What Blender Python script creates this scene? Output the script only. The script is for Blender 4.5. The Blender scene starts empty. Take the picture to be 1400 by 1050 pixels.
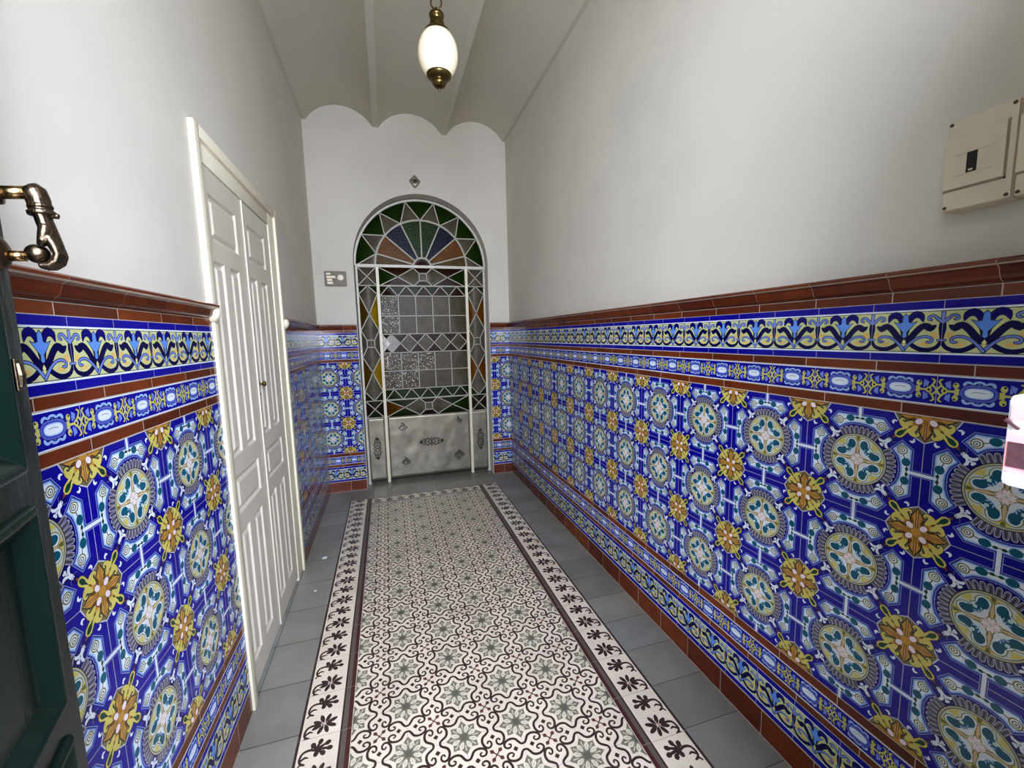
import bpy, bmesh, math, random
import numpy as np
from mathutils import Vector, Matrix
from mathutils.geometry import delaunay_2d_cdt
random.seed(7)
sc = bpy.context.scene
COL = sc.collection
PI = math.pi
R = math.radians

# ------------------------------------------------------------------ colours
def L3(r, g, b):
    f = lambda c: (c/255/12.92) if c/255 <= 0.04045 else ((c/255+0.055)/1.055)**2.4
    return (f(r), f(g), f(b))

# ------------------------------------------------------------------ materials
MATS = {}
def mat(name, color=(.8, .8, .8), rough=.5, metal=0., var=.06, vscale=6., bump=0., bscale=60.,
        attr=False, trans=0., coat=0., emis=None, estr=0., spec=.5, stretch=None, dark=None):
    """principled material whose colour is broken up by noise; attr=True reads the glaze colour of each face"""
    if name in MATS:
        return MATS[name]
    m = bpy.data.materials.new(name); m.use_nodes = True
    nt = m.node_tree; N = nt.nodes; K = nt.links
    b = N['Principled BSDF']
    b.inputs['Roughness'].default_value = rough
    b.inputs['Metallic'].default_value = metal
    b.inputs['Specular IOR Level'].default_value = spec
    b.inputs['Transmission Weight'].default_value = trans
    b.inputs['Coat Weight'].default_value = coat
    b.inputs['Coat Roughness'].default_value = .06
    tc = N.new('ShaderNodeTexCoord')
    src = tc.outputs['Object']
    if stretch:
        mp = N.new('ShaderNodeMapping'); mp.inputs['Scale'].default_value = stretch
        K.new(src, mp.inputs['Vector']); src = mp.outputs['Vector']
    no = N.new('ShaderNodeTexNoise'); no.inputs['Scale'].default_value = vscale
    no.inputs['Detail'].default_value = 5.
    K.new(src, no.inputs['Vector'])
    ramp = N.new('ShaderNodeMapRange')
    ramp.inputs['From Min'].default_value = .3; ramp.inputs['From Max'].default_value = .7
    ramp.inputs['To Min'].default_value = 1-var; ramp.inputs['To Max'].default_value = 1+var
    K.new(no.outputs['Fac'], ramp.inputs['Value'])
    mul = N.new('ShaderNodeVectorMath'); mul.operation = 'SCALE'
    K.new(ramp.outputs['Result'], mul.inputs['Scale'])
    if attr:
        at = N.new('ShaderNodeAttribute'); at.attribute_name = 'glaze'
        K.new(at.outputs['Color'], mul.inputs[0])
    else:
        mul.inputs[0].default_value = color[:3]
    out = mul.outputs['Vector']
    if dark:                                   # dirt: (colour, scale, amount)
        n2 = N.new('ShaderNodeTexNoise'); n2.inputs['Scale'].default_value = dark[1]; n2.inputs['Detail'].default_value = 8
        K.new(tc.outputs['Object'], n2.inputs['Vector'])
        r2 = N.new('ShaderNodeMapRange'); r2.inputs['From Min'].default_value = .52; r2.inputs['From Max'].default_value = .72
        r2.inputs['To Max'].default_value = dark[2]
        K.new(n2.outputs['Fac'], r2.inputs['Value'])
        mx = N.new('ShaderNodeMix'); mx.data_type = 'RGBA'
        K.new(r2.outputs['Result'], mx.inputs['Factor']); K.new(out, mx.inputs['A']); mx.inputs['B'].default_value = (*dark[0], 1)
        out = mx.outputs['Result']
    K.new(out, b.inputs['Base Color'])
    if bump:
        nb = N.new('ShaderNodeTexNoise'); nb.inputs['Scale'].default_value = bscale; nb.inputs['Detail'].default_value = 4
        K.new(src, nb.inputs['Vector'])
        bp = N.new('ShaderNodeBump'); bp.inputs['Strength'].default_value = bump; bp.inputs['Distance'].default_value = .01
        K.new(nb.outputs['Fac'], bp.inputs['Height']); K.new(bp.outputs['Normal'], b.inputs['Normal'])
    if emis:
        b.inputs['Emission Color'].default_value = (*emis, 1); b.inputs['Emission Strength'].default_value = estr
    MATS[name] = m
    return m

PLASTER = mat('painted_plaster', L3(210, 204, 190), .75, var=.03, vscale=2.2, bump=.12, bscale=9, dark=(L3(188, 186, 174), 1.3, .35))
CEIL = mat('ceiling_plaster', L3(198, 191, 174), .8, var=.03, vscale=2, bump=.1, bscale=7)
TILE = mat('glazed_tile', rough=.13, attr=True, var=.10, vscale=14, bump=.05, bscale=24, spec=.42)
TERRA = mat('brown_glazed_trim', rough=.16, attr=True, var=.16, vscale=16, bump=.03, bscale=30, spec=.5)
FLOORM = mat('cement_floor_tile', rough=.30, attr=True, var=.09, vscale=5, bump=.04, bscale=60, spec=.45, dark=(L3(88, 84, 76), 2.6, .16))
BODY = mat('tile_body', L3(196, 190, 180), .7, var=.1)
DOORW = mat('cream_door_paint', L3(212, 203, 186), .38, var=.03, vscale=5, bump=.04, bscale=30)
FRAMEW = mat('cream_frame_paint', L3(228, 219, 194), .4, var=.03, vscale=5)
GATEW = mat('white_gate_paint', L3(208, 204, 190), .42, var=.08, vscale=20)
SHEET = mat('silver_sheet_metal', L3(150, 143, 126), .42, metal=.6, var=.14, vscale=9, bump=.3, bscale=11)
RELIEF = mat('tarnished_relief', L3(62, 58, 50), .5, metal=.3, var=.2, vscale=60)
GLASS = mat('stained_glass', rough=.33, attr=True, var=.16, vscale=12, trans=.08, bump=.3, bscale=60, spec=.14)
BRASS = mat('antique_brass', L3(112, 96, 60), .3, metal=1., var=.25, vscale=25, bump=.05, bscale=80)
BRASSB = mat('polished_brass', L3(178, 148, 104), .25, metal=1., var=.15, vscale=25)
BRONZE = mat('worn_bronze', L3(104, 90, 74), .36, metal=1., var=.3, vscale=70, bump=.12, bscale=160)
GREEND = mat('dark_green_gloss_paint', L3(16, 32, 27), .22, var=.22, spec=.35, vscale=7, bump=.16, bscale=26, stretch=(1, 1, .25), coat=.0)
OPAL = mat('opal_glass', L3(244, 232, 204), .18, var=.02, emis=L3(255, 236, 200), estr=.10)
BARM = mat('grey_white_glazing_bar', L3(172, 168, 152), .45, var=.08, vscale=20)
PLAST = mat('aged_cream_plastic', L3(214, 201, 176), .42, var=.05, vscale=12)
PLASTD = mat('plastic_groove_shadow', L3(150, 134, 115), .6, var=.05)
SLOT = mat('dull_maroon_slot', L3(74, 46, 50), .6, var=.2, vscale=200)
BLACK = mat('black_void', L3(16, 13, 11), .4, var=.1)
SCREW = mat('dull_screw_steel', L3(92, 86, 76), .4, metal=.7, var=.15, vscale=90)
TAUPE = mat('taupe_plate', L3(122, 109, 90), .45, var=.1, vscale=30)
CREAMB = mat('ivory_button', L3(238, 226, 200), .35, var=.05, vscale=40)
IRONM = mat('grey_cast_metal', L3(130, 122, 105), .5, metal=.4, var=.3, vscale=120)
SUNWHITE = mat('sunlit_white_metal', L3(250, 250, 250), .3, var=.02)  # latch metal: its bleached look in sunlight is put into the base colour
PINK = mat('worn_pink_primer', L3(225, 150, 150), .5, var=.2, vscale=90)
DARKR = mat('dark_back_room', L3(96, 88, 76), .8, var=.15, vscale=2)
STONE = mat('pale_threshold_stone', L3(190, 186, 178), .6, var=.08, vscale=9, bump=.1)
FLAKE = mat('white_paint_flake', L3(225, 225, 220), .7, var=.05)

# ------------------------------------------------------------------ object helpers
def link(o, parent=None):
    COL.objects.link(o)
    if parent: o.parent = parent
    return o
def tag(o, label=None, cat=None, group=None, kind=None):
    if label: o['label'] = label
    if cat: o['category'] = cat
    if group: o['group'] = group
    if kind: o['kind'] = kind
    return o
def empty(name, loc=(0, 0, 0), label=None, cat=None, kind=None, group=None):
    o = bpy.data.objects.new(name, None); o.location = loc; o.empty_display_size = .05
    link(o); return tag(o, label, cat, group, kind)
def mesh_obj(name, verts, faces, m, parent=None, smooth=False, cols=None):
    me = bpy.data.meshes.new(name)
    me.from_pydata([tuple(v) for v in verts], [], faces)
    me.materials.append(m)
    if cols is not None:
        a = me.color_attributes.new('glaze', 'FLOAT_COLOR', 'CORNER')
        buf = []
        for p, c in zip(me.polygons, cols):
            buf += [c[0], c[1], c[2], 1.]*p.loop_total
        a.data.foreach_set('color', buf)
    if smooth:
        for p in me.polygons: p.use_smooth = True
    me.update()
    return link(bpy.data.objects.new(name, me), parent)
class MB:
    """collects shapes into one mesh"""
    def __init__(s): s.v = []; s.f = []; s.c = []; s.col = (1, 1, 1)
    def add(s, vs, fs):
        n = len(s.v); s.v += [tuple(v) for v in vs]; s.f += [[i+n for i in f] for f in fs]; s.c += [s.col]*len(fs)
    def box(s, a, b, bev=0.):
        x0, y0, z0 = [min(p, q) for p, q in zip(a, b)]; x1, y1, z1 = [max(p, q) for p, q in zip(a, b)]
        if bev <= 0:
            vs = [(x, y, z) for z in (z0, z1) for y in (y0, y1) for x in (x0, x1)]
            s.add(vs, [(0, 2, 3, 1), (4, 5, 7, 6), (0, 1, 5, 4), (2, 6, 7, 3), (0, 4, 6, 2), (1, 3, 7, 5)]); return
        bm = bmesh.new(); bmesh.ops.create_cube(bm, size=1)
        for v in bm.verts:
            v.co = Vector(((x0+x1)/2+v.co.x*(x1-x0), (y0+y1)/2+v.co.y*(y1-y0), (z0+z1)/2+v.co.z*(z1-z0)))
        bmesh.ops.bevel(bm, geom=bm.edges[:], offset=bev, segments=2, affect='EDGES', profile=.5)
        s.bm(bm)
    def bm(s, bm):
        bm.verts.index_update()
        s.add([v.co[:] for v in bm.verts], [[v.index for v in f.verts] for f in bm.faces]); bm.free()
    def bar(s, p, q, w, d, up=(0, 1, 0)):
        """flat bar from p to q, w wide in the plane, d deep along up"""
        p = Vector(p); q = Vector(q); t = (q-p).normalized(); u = Vector(up).normalized(); n = t.cross(u).normalized()
        vs = []
        for e in (p, q):
            for a, b in ((-1, -1), (1, -1), (1, 1), (-1, 1)):
                vs.append(e+n*a*w/2+u*b*d/2)
        s.add(vs, [(0, 1, 2, 3), (7, 6, 5, 4), (0, 4, 5, 1), (1, 5, 6, 2), (2, 6, 7, 3), (3, 7, 4, 0)])
    def tube(s, pts, rad, seg=14, wide=1., side=None, cap=True):
        """loft along pts; radii may vary; 'wide' stretches the section along 'side'"""
        pts = [Vector(p) for p in pts]; n = len(pts)
        if not hasattr(rad, '__len__'): rad = [rad]*n
        rings = []
        ref = Vector(side) if side else None
        for i in range(n):
            t = (pts[min(i+1, n-1)]-pts[max(i-1, 0)]).normalized()
            if ref is None:
                ref = Vector((0, 0, 1)) if abs(t.z) < .9 else Vector((1, 0, 0))
            a = (ref-t*ref.dot(t)).normalized(); b = t.cross(a).normalized()
            if side is None: ref = a
            rings.append([pts[i]+a*math.cos(2*PI*k/seg)*rad[i]*wide+b*math.sin(2*PI*k/seg)*rad[i] for k in range(seg)])
        vs = [v for r in rings for v in r]
        fs = [(i*seg+k, i*seg+(k+1) % seg, (i+1)*seg+(k+1) % seg, (i+1)*seg+k) for i in range(n-1) for k in range(seg)]
        if cap:
            fs.append(list(range(seg))[::-1]); fs.append([(n-1)*seg+k for k in range(seg)])
        s.add(vs, fs)
    def lathe(s, prof, c=(0, 0, 0), seg=32, axis=(0, 0, 1)):
        q = Vector((0, 0, 1)).rotation_difference(Vector(axis)).to_matrix(); c = Vector(c)
        vs = []; n = len(prof)
        for r, z in prof:
            for k in range(seg):
                vs.append(c+q@Vector((max(r, 1e-5)*math.cos(2*PI*k/seg), max(r, 1e-5)*math.sin(2*PI*k/seg), z)))
        fs = [(i*seg+k, i*seg+(k+1) % seg, (i+1)*seg+(k+1) % seg, (i+1)*seg+k) for i in range(n-1) for k in range(seg)]
        fs += [list(range(seg))[::-1], [(n-1)*seg+k for k in range(seg)]]
        s.add(vs, fs)
    def torus(s, c, R0, r, axis=(0, 1, 0), seg=28, sseg=10, sx=1.):
        q = Vector((0, 0, 1)).rotation_difference(Vector(axis)).to_matrix(); c = Vector(c); vs = []
        for i in range(seg):
            a = 2*PI*i/seg
            for k in range(sseg):
                b = 2*PI*k/sseg
                vs.append(c+q@Vector(((R0+r*math.cos(b))*math.cos(a)*sx, (R0+r*math.cos(b))*math.sin(a), r*math.sin(b))))
        s.add(vs, [(i*sseg+k, ((i+1) % seg)*sseg+k, ((i+1) % seg)*sseg+(k+1) % sseg, i*sseg+(k+1) % sseg) for i in range(seg) for k in range(sseg)])
    def build(s, name, m, parent=None, smooth=False, cols=False, fix=True):
        o = mesh_obj(name, s.v, s.f, m, parent, smooth, s.c if cols else None)
        if fix and not cols:
            bm = bmesh.new(); bm.from_mesh(o.data); bmesh.ops.recalc_face_normals(bm, faces=bm.faces[:]); bm.to_mesh(o.data); bm.free()
        return o
def autosmooth(o, ang=35):
    for p in o.data.polygons: p.use_smooth = True
    md = o.modifiers.new('edge', 'EDGE_SPLIT'); md.split_angle = R(ang)
    return o

# ------------------------------------------------------------------ flat pattern -> one planar mesh
class Pat:
    def __init__(s, w, h, base): s.w = w; s.h = h; s.it = [([(0, 0), (w, 0), (w, h), (0, h)], base)]
    def poly(s, pts, c): s.it.append(([tuple(p) for p in pts], c))
    def rect(s, x0, y0, x1, y1, c): s.poly([(x0, y0), (x1, y0), (x1, y1), (x0, y1)], c)
    def ell(s, x, y, a, b, c, rot=0., n=14, a0=0., a1=2*PI):
        pts = []
        for i in range(n):
            t = a0+(a1-a0)*i/(n if abs(a1-a0-2*PI) < 1e-6 else n-1)
            u, w = a*math.cos(t), b*math.sin(t)
            pts.append((x+u*math.cos(rot)-w*math.sin(rot), y+u*math.sin(rot)+w*math.cos(rot)))
        s.poly(pts, c)
    def stroke(s, pts, w, c, cap=True):
        if not hasattr(w, '__len__'): w = [w]*len(pts)
        n = len(pts); Ls = []; Rs = []
        for i in range(n):
            a = pts[max(i-1, 0)]; b = pts[min(i+1, n-1)]
            tx, ty = b[0]-a[0], b[1]-a[1]; l = math.hypot(tx, ty) or 1; nx, ny = -ty/l*w[i]/2, tx/l*w[i]/2
            Ls.append((pts[i][0]+nx, pts[i][1]+ny)); Rs.append((pts[i][0]-nx, pts[i][1]-ny))
        for i in range(n-1):
            s.poly([Rs[i], Rs[i+1], Ls[i+1], Ls[i]], c)
        if cap:
            for e in (0, n-1):
                if w[e] > .012: s.ell(pts[e][0], pts[e][1], w[e]/2, w[e]/2, c, n=8)
    def spl(s, pts, w, c, cap=True, sub=3):
        """smooth (catmull) stroke"""
        if not hasattr(w, '__len__'): w = [w]*len(pts)
        P = []; W = []; n = len(pts)
        for i in range(n-1):
            p0 = pts[max(i-1, 0)]; p1 = pts[i]; p2 = pts[i+1]; p3 = pts[min(i+2, n-1)]
            for k in range(sub):
                t = k/sub
                P.append(tuple(.5*((2*p1[j])+(-p0[j]+p2[j])*t+(2*p0[j]-5*p1[j]+4*p2[j]-p3[j])*t*t+(-p0[j]+3*p1[j]-3*p2[j]+p3[j])*t**3) for j in (0, 1)))
                W.append(w[i]*(1-t)+w[i+1]*t)
        P.append(pts[-1]); W.append(w[-1])
        s.stroke(P, W, c, cap)
    def sym(s, start, f):
        """append transformed copies of everything drawn since 'start'"""
        s.it += [([f(*p) for p in pts], c) for pts, c in s.it[start:]]
    def bake(s, clip=None):
        verts = []; faces = []; cols = []
        for pts, c in s.it:
            ar = sum(pts[i][0]*pts[(i+1) % len(pts)][1]-pts[(i+1) % len(pts)][0]*pts[i][1] for i in range(len(pts)))
            if ar < 0: pts = pts[::-1]
            if abs(ar) < 1e-9: continue
            faces.append(list(range(len(verts), len(verts)+len(pts)))); verts += [Vector(p) for p in pts]; cols.append(c)
        ci = None
        if clip:
            x0, x1, y0, y1 = clip; ci = len(faces)
            faces.append(list(range(len(verts), len(verts)+4))); verts += [Vector(p) for p in ((x0, y0), (x1, y0), (x1, y1), (x0, y1))]
        edges = [(f[i], f[(i+1) % len(f)]) for f in faces for i in range(len(f))]
        V, E, F, ov, oe, of = delaunay_2d_cdt(verts, edges, [], 0, 1e-5, False)
        V = np.array([v[:] for v in V], float); F = np.array([list(f) for f in F], int)
        c = V[F].mean(1); top = np.full(len(F), -1); ok = np.ones(len(F), bool)
        for k, fc in enumerate(faces):          # non-zero winding test of every triangle centre
            q = np.array([verts[i][:] for i in fc]); r = np.roll(q, -1, 0); wn = np.zeros(len(F), int)
            for (ax, ay), (bx, by) in zip(q, r):
                s_ = (bx-ax)*(c[:, 1]-ay)-(c[:, 0]-ax)*(by-ay)
                wn += ((ay <= c[:, 1]) & (by > c[:, 1]) & (s_ > 0)).astype(int)-((ay > c[:, 1]) & (by <= c[:, 1]) & (s_ < 0)).astype(int)
            ins = wn != 0
            if k == 0 or k == ci: ok &= ins
            if k != ci: top[ins] = k
        A = V[F]; ar = (A[:, 1, 0]-A[:, 0, 0])*(A[:, 2, 1]-A[:, 0, 1])-(A[:, 2, 0]-A[:, 0, 0])*(A[:, 1, 1]-A[:, 0, 1])
        F[ar < 0] = F[ar < 0][:, ::-1]
        ok &= (np.abs(ar) > 1e-10) & (top >= 0)
        return V, F[ok], np.array(cols, float)[top[ok]]
def tile_mesh(name, placed, m, parent=None):
    """placed: list of (baked, origin, U, V) -> one mesh; U, V are the 3D vectors of pattern units"""
    Vs = []; Fs = []; Cs = []; n = 0
    for (bv, bf, bc), o, U, V in placed:
        o = np.array(o, float); U = np.array(U, float); V = np.array(V, float)
        Vs.append(o+bv[:, :1]*U+bv[:, 1:2]*V); Fs.append(bf+n); Cs.append(bc); n += len(bv)
    V = np.concatenate(Vs); F = np.concatenate(Fs); C = np.concatenate(Cs)
    me = bpy.data.meshes.new(name)
    me.vertices.add(len(V)); me.vertices.foreach_set('co', V.ravel())
    me.loops.add(len(F)*3); me.loops.foreach_set('vertex_index', F.ravel().astype(np.int32))
    me.polygons.add(len(F)); me.polygons.foreach_set('loop_start', np.arange(0, len(F)*3, 3, dtype=np.int32))
    me.materials.append(m)
    me.update(calc_edges=True)
    a = me.color_attributes.new('glaze', 'FLOAT_COLOR', 'CORNER')
    buf = np.ones((len(F), 3, 4)); buf[:, :, :3] = C[:, None, :]
    a.data.foreach_set('color', buf.ravel().astype(np.float32))
    me.validate()
    return link(bpy.data.objects.new(name, me), parent)

# ------------------------------------------------------------------ azulejo patterns
GROUT = L3(176, 172, 178); BLUE = L3(15, 7, 142); NAVY = L3(6, 4, 74); LBL = L3(120, 142, 216); WHT = L3(222, 228, 236)
PBL = L3(158, 186, 226); TEAL = L3(16, 92, 112); OLIVE = L3(112, 112, 48); YEL = L3(206, 192, 104); PEACH = L3(208, 158, 92)
ORNG = L3(206, 132, 66); DKG = L3(22, 70, 48); INK = L3(24, 24, 36); GREY = L3(136, 132, 134); CREAM = L3(206, 196, 150)
PINKW = L3(236, 220, 222)
def main_tile():
    p = Pat(1, 1, GROUT); g = .006
    p.rect(g, g, 1-g, 1-g, BLUE)
    D = lambda s: p.sym(s, lambda x, y: (y, x))
    pol = lambda r, a: (r*math.cos(R(a)), r*math.sin(R(a)))
    NB = L3(8, 4, 100)
    p.poly([(0, 0)]+[pol(.655, a) for a in range(0, 91, 6)], NB)
    p.poly([(.36, .44), (.44, .36), (.62, .54), (.54, .62)], NB)
    s = len(p.it)
    LIL = L3(176, 176, 188)
    for a in (4.5, 13, 21.5, 30):
        p.stroke([pol(.46, a), pol(.605, a)], .074, LIL); p.stroke([pol(.46, a), pol(.60, a)], .054, L3(104, 102, 112))
        p.stroke([pol(.50, a), pol(.60, a)], .014, L3(52, 50, 70), False)
    D(s)
    for r, c in ((.495, INK), (.482, L3(182, 176, 146)), (.458, L3(96, 104, 104)), (.445, L3(196, 206, 190))):
        p.poly([(0, 0)]+[pol(r, a) for a in range(0, 91, 6)], c)
    # yellow lunette behind the heart
    s = len(p.it)
    p.poly([pol(.438, 45), pol(.438, 38), pol(.435, 33), pol(.40, 37), pol(.34, 45)], YEL)
    D(s); s = len(p.it)
    p.poly([pol(.438, 3), pol(.438, 12), pol(.40, 9), pol(.36, 3.)], YEL)
    D(s); s = len(p.it)
    p.ell(*pol(.30, 19), .128, .108, OLIVE, rot=R(10)); p.ell(*pol(.215, 45), .128, .128, OLIVE)
    D(s); s = len(p.it)
    p.ell(*pol(.30, 19), .116, .096, L3(216, 222, 222), rot=R(10)); p.ell(*pol(.215, 45), .116, .116, L3(216, 222, 222))
    D(s); s = len(p.it)
    p.ell(*pol(.305, 20), .088, .066, TEAL, rot=R(8))
    p.stroke([pol(.30, 22), pol(.235, 45)], .11, TEAL)
    D(s)
    p.poly([pol(.325, 45), pol(.27, 38), pol(.235, 45), pol(.27, 52)], L3(190, 214, 206))
    s = len(p.it)
    p.ell(*pol(.215, 33), .030, .012, PBL, rot=R(15), n=8); D(s)
    p.ell(*pol(.195, 45), .028, .012, PBL, rot=R(45), n=8)
    s = len(p.it)
    p.poly([(.09, 0), (.11, .022), (.20, .034), (.36, .012), (.41, .03), (.44, .03), (.44, 0)], OLIVE)
    p.poly([(.10, 0), (.12, .013), (.20, .024), (.37, .004), (.37, 0)], L3(206, 180, 140))
    p.ell(.065, .018, .045, .018, PINKW); D(s)
    p.ell(.055, .055, .034, .026, L3(216, 196, 180), rot=R(45))
    # bud and leaves on the diagonal
    p.ell(.485, .485, .064, .036, WHT, rot=R(45)); p.stroke([(.51, .51), (.575, .575)], .014, NAVY, False)
    s = len(p.it)
    p.poly([(.455, .455), (.425, .40), (.44, .345), (.475, .325), (.50, .345), (.48, .365), (.47, .40), (.478, .44)], WHT)
    p.stroke([(.395, .375), (.43, .43)], .012, WHT, False); p.ell(.392, .372, .022, .022, WHT, n=8)
    p.stroke([(.51, .49), (.56, .465), (.60, .475)], .012, L3(100, 96, 120), False)
    D(s)
    # cartouches
    s = len(p.it)
    car = [(.668, 0), (.66, .12), (.618, .24), (.518, .35), (.695, .545), (.874, .405), (.874, .052), (1, .052), (1, 0)]
    def inset(d, c):
        x = [(.668+d, 0), (.66+d, .12), (.618+d, .24+d*.3), (.518+d*1.35, .35+d*.1), (.695, .545-d*1.4), (.874-d, .405-d*.45), (.874-d, 0)]
        p.poly(x, c)
    LL = L3(136, 148, 206)
    p.poly(car, LL); inset(.012, NB); inset(.026, L3(104, 136, 208)); inset(.042, L3(176, 204, 232)); inset(.062, WHT)
    p.rect(.80, 0, 1, .026, WHT); p.rect(.862, .030, 1, .040, NB)
    p.stroke([(.785, 0), (.795, .06), (.775, .15), (.725, .29)], .013, INK, False)
    p.ell(.772, .165, .064, .074, TEAL); p.ell(.79, .048, .024, .034, DKG, n=8)
    p.ell(.705, .365, .082, .08, OLIVE); p.ell(.705, .365, .064, .062, WHT); p.ell(.70, .368, .048, .046, OLIVE)
    p.ell(.70, .368, .032, .03, WHT); p.ell(.698, .37, .016, .015, OLIVE, n=8)
    p.stroke([(.665, .43), (.69, .47), (.73, .45)], .014, GREY)
    D(s)
    # ochre star flower of the far corner
    GOLD = L3(190, 142, 58); BRNL = L3(104, 74, 34)
    s = len(p.it)
    p.poly([(1, .535), (.795, .645), (.80, .80), (1, 1)], L3(196, 196, 206))
    p.poly([(1, .556), (.815, .656), (.80, .80), (1, 1)], L3(120, 112, 84))
    D(s); s = len(p.it)
    p.poly([(1, .575), (.945, .655), (.915, .72), (.90, .80), (.80, .80), (1, 1)], INK)
    p.poly([(1, .595), (.955, .67), (.925, .735), (.915, .80), (.85, .83), (1, 1)], GOLD)
    p.poly([(1, .60), (.972, .70), (.965, .78), (1, .88)], PEACH)
    p.poly([(.93, .75), (.96, .84), (.93, .87), (.90, .83)], BRNL)
    D(s); s = len(p.it)
    cu = [(.80, .80), (.805, .72), (.835, .665), (.885, .65), (.912, .685), (.882, .705)]
    p.spl(cu, [.17, .135, .088, .066, .05, .03], INK); D(s)
    p.stroke([(.638, .638), (.72, .72), (.80, .80)], [.162, .13, .23], INK)
    p.stroke([(.585, .585), (.555, .555)], [.05, .015], L3(120, 70, 60))
    s = len(p.it)
    p.spl(cu, [.15, .115, .07, .046, .03, .012], YEL); D(s)
    p.stroke([(.638, .638), (.72, .72), (.80, .80)], [.14, .106, .20], YEL)
    p.ell(.655, .655, .072, .040, DKG, rot=R(45)); p.stroke([(.69, .69), (.745, .745)], [.045, .012], DKG, False)
    p.poly([(.745, .745), (.80, .775), (.845, .845), (.775, .80)], BRNL)
    s = len(p.it)
    p.poly([(1, 1), (.825, .895), (.80, .80), (.85, .85)], GOLD); D(s)
    p.ell(.90, .90, .072, .056, L3(96, 50, 50), rot=R(45)); p.ell(.903, .903, .060, .046, PINKW, rot=R(45))
    for q in ((.985, .60, .985, .93), ): p.stroke([(q[0], q[1]), (q[2], q[3])], .014, BRNL, False); p.stroke([(q[1], q[0]), (q[3], q[2])], .014, BRNL, False)
    s = len(p.it)
    p.spl([(.80, .545), (.835, .535), (.86, .56), (.85, .595)], [.014, .044, .034, .012], WHT); D(s)
    return p
def border_tile():
    p = Pat(1, 1, GROUT)
    p.rect(.005, .008, .995, .992, BLUE)
    p.rect(.003, .135, .997, .865, WHT); p.rect(.003, .165, .997, .835, INK); p.rect(0.003, .176, .997, .825, L3(200, 203, 148))
    M = lambda s: p.sym(s, lambda x, y: (1-x, y))
    def two(fn):      # outline then fill
        s = len(p.it); fn(1.); fn(0.); M(s)
    s = len(p.it)
    p.ell(.10, .44, .05, .06, L3(222, 186, 112), n=8); p.ell(.22, .30, .07, .035, L3(222, 186, 112), n=8); M(s)
    # vine at the bottom
    s = len(p.it)
    p.spl([(.5, .40), (.42, .31), (.30, .225), (.18, .205), (.06, .25), (0, .36)], [.05, .07, .075, .07, .06, .05], INK)
    p.spl([(.5, .40), (.42, .31), (.30, .225), (.18, .205), (.06, .25), (0, .36)], [.03, .055, .058, .055, .045, .03], NAVY)
    # leaf
    lf = [(.075, .605), (.15, .56), (.235, .60), (.32, .53), (.40, .42), (.49, .34)]
    p.spl(lf, [.012, .12, .10, .10, .10, .09], INK); p.spl(lf, [.006, .10, .082, .084, .082, .07], NAVY)
    M(s); s = len(p.it)
    # crescent petals
    cr = [(.255, .665), (.285, .755), (.355, .785), (.42, .74), (.455, .63)]
    p.spl(cr, [.02, .10, .12, .10, .06], INK); p.spl(cr, [.01, .085, .10, .085, .05], L3(10, 5, 110))
    M(s); s = len(p.it)
    # yellow gap between wing and leaf
    p.spl([(.31, .655), (.37, .585), (.44, .50)], [.02, .045, .04], L3(206, 208, 150))
    p.poly([(.5, .815), (.455, .765), (.445, .67), (.40, .655), (.325, .68), (.37, .62), (.43, .535), (.455, .42), (.5, .39)], INK)
    M(s); s = len(p.it)
    p.poly([(.5, .80), (.465, .76), (.458, .66), (.40, .645), (.35, .665), (.385, .61), (.445, .535), (.475, .50), (.47, .42), (.5, .40)], L3(104, 150, 226))
    M(s); s = len(p.it)
    sc_ = [(.5, .20), (.44, .28), (.36, .365), (.27, .415), (.18, .42), (.125, .385), (.135, .335), (.185, .335)]
    p.spl(sc_, [.06, .055, .05, .05, .05, .05, .05, .04], INK); p.spl(sc_, [.036, .034, .03, .03, .03, .03, .03, .02], LBL)
    M(s)
    p.poly([(.5, .28), (.53, .33), (.5, .38), (.47, .33)], L3(214, 214, 150))
    s = len(p.it)
    # motif on the joint
    p.poly([(0, .37), (.025, .39), (.05, .55), (.045, .63), (.0, .67)], NAVY)
    u = [(0, .655), (.06, .70), (.115, .755), (.17, .745), (.185, .705), (.145, .69)]
    p.spl(u, [.07, .055, .05, .05, .045, .04], INK); p.spl(u, [.05, .034, .03, .03, .026, .02], LBL)
    p.rect(0, .69, .03, .82, INK); p.rect(0, .69, .022, .81, LBL)
    p.rect(0, .345, .062, .385, INK); p.rect(0, .353, .055, .377, LBL)
    M(s)
    p.rect(-.1, 0, .003, 1, GROUT); p.rect(.997, 0, 1.1, 1, GROUT)
    return p
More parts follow.
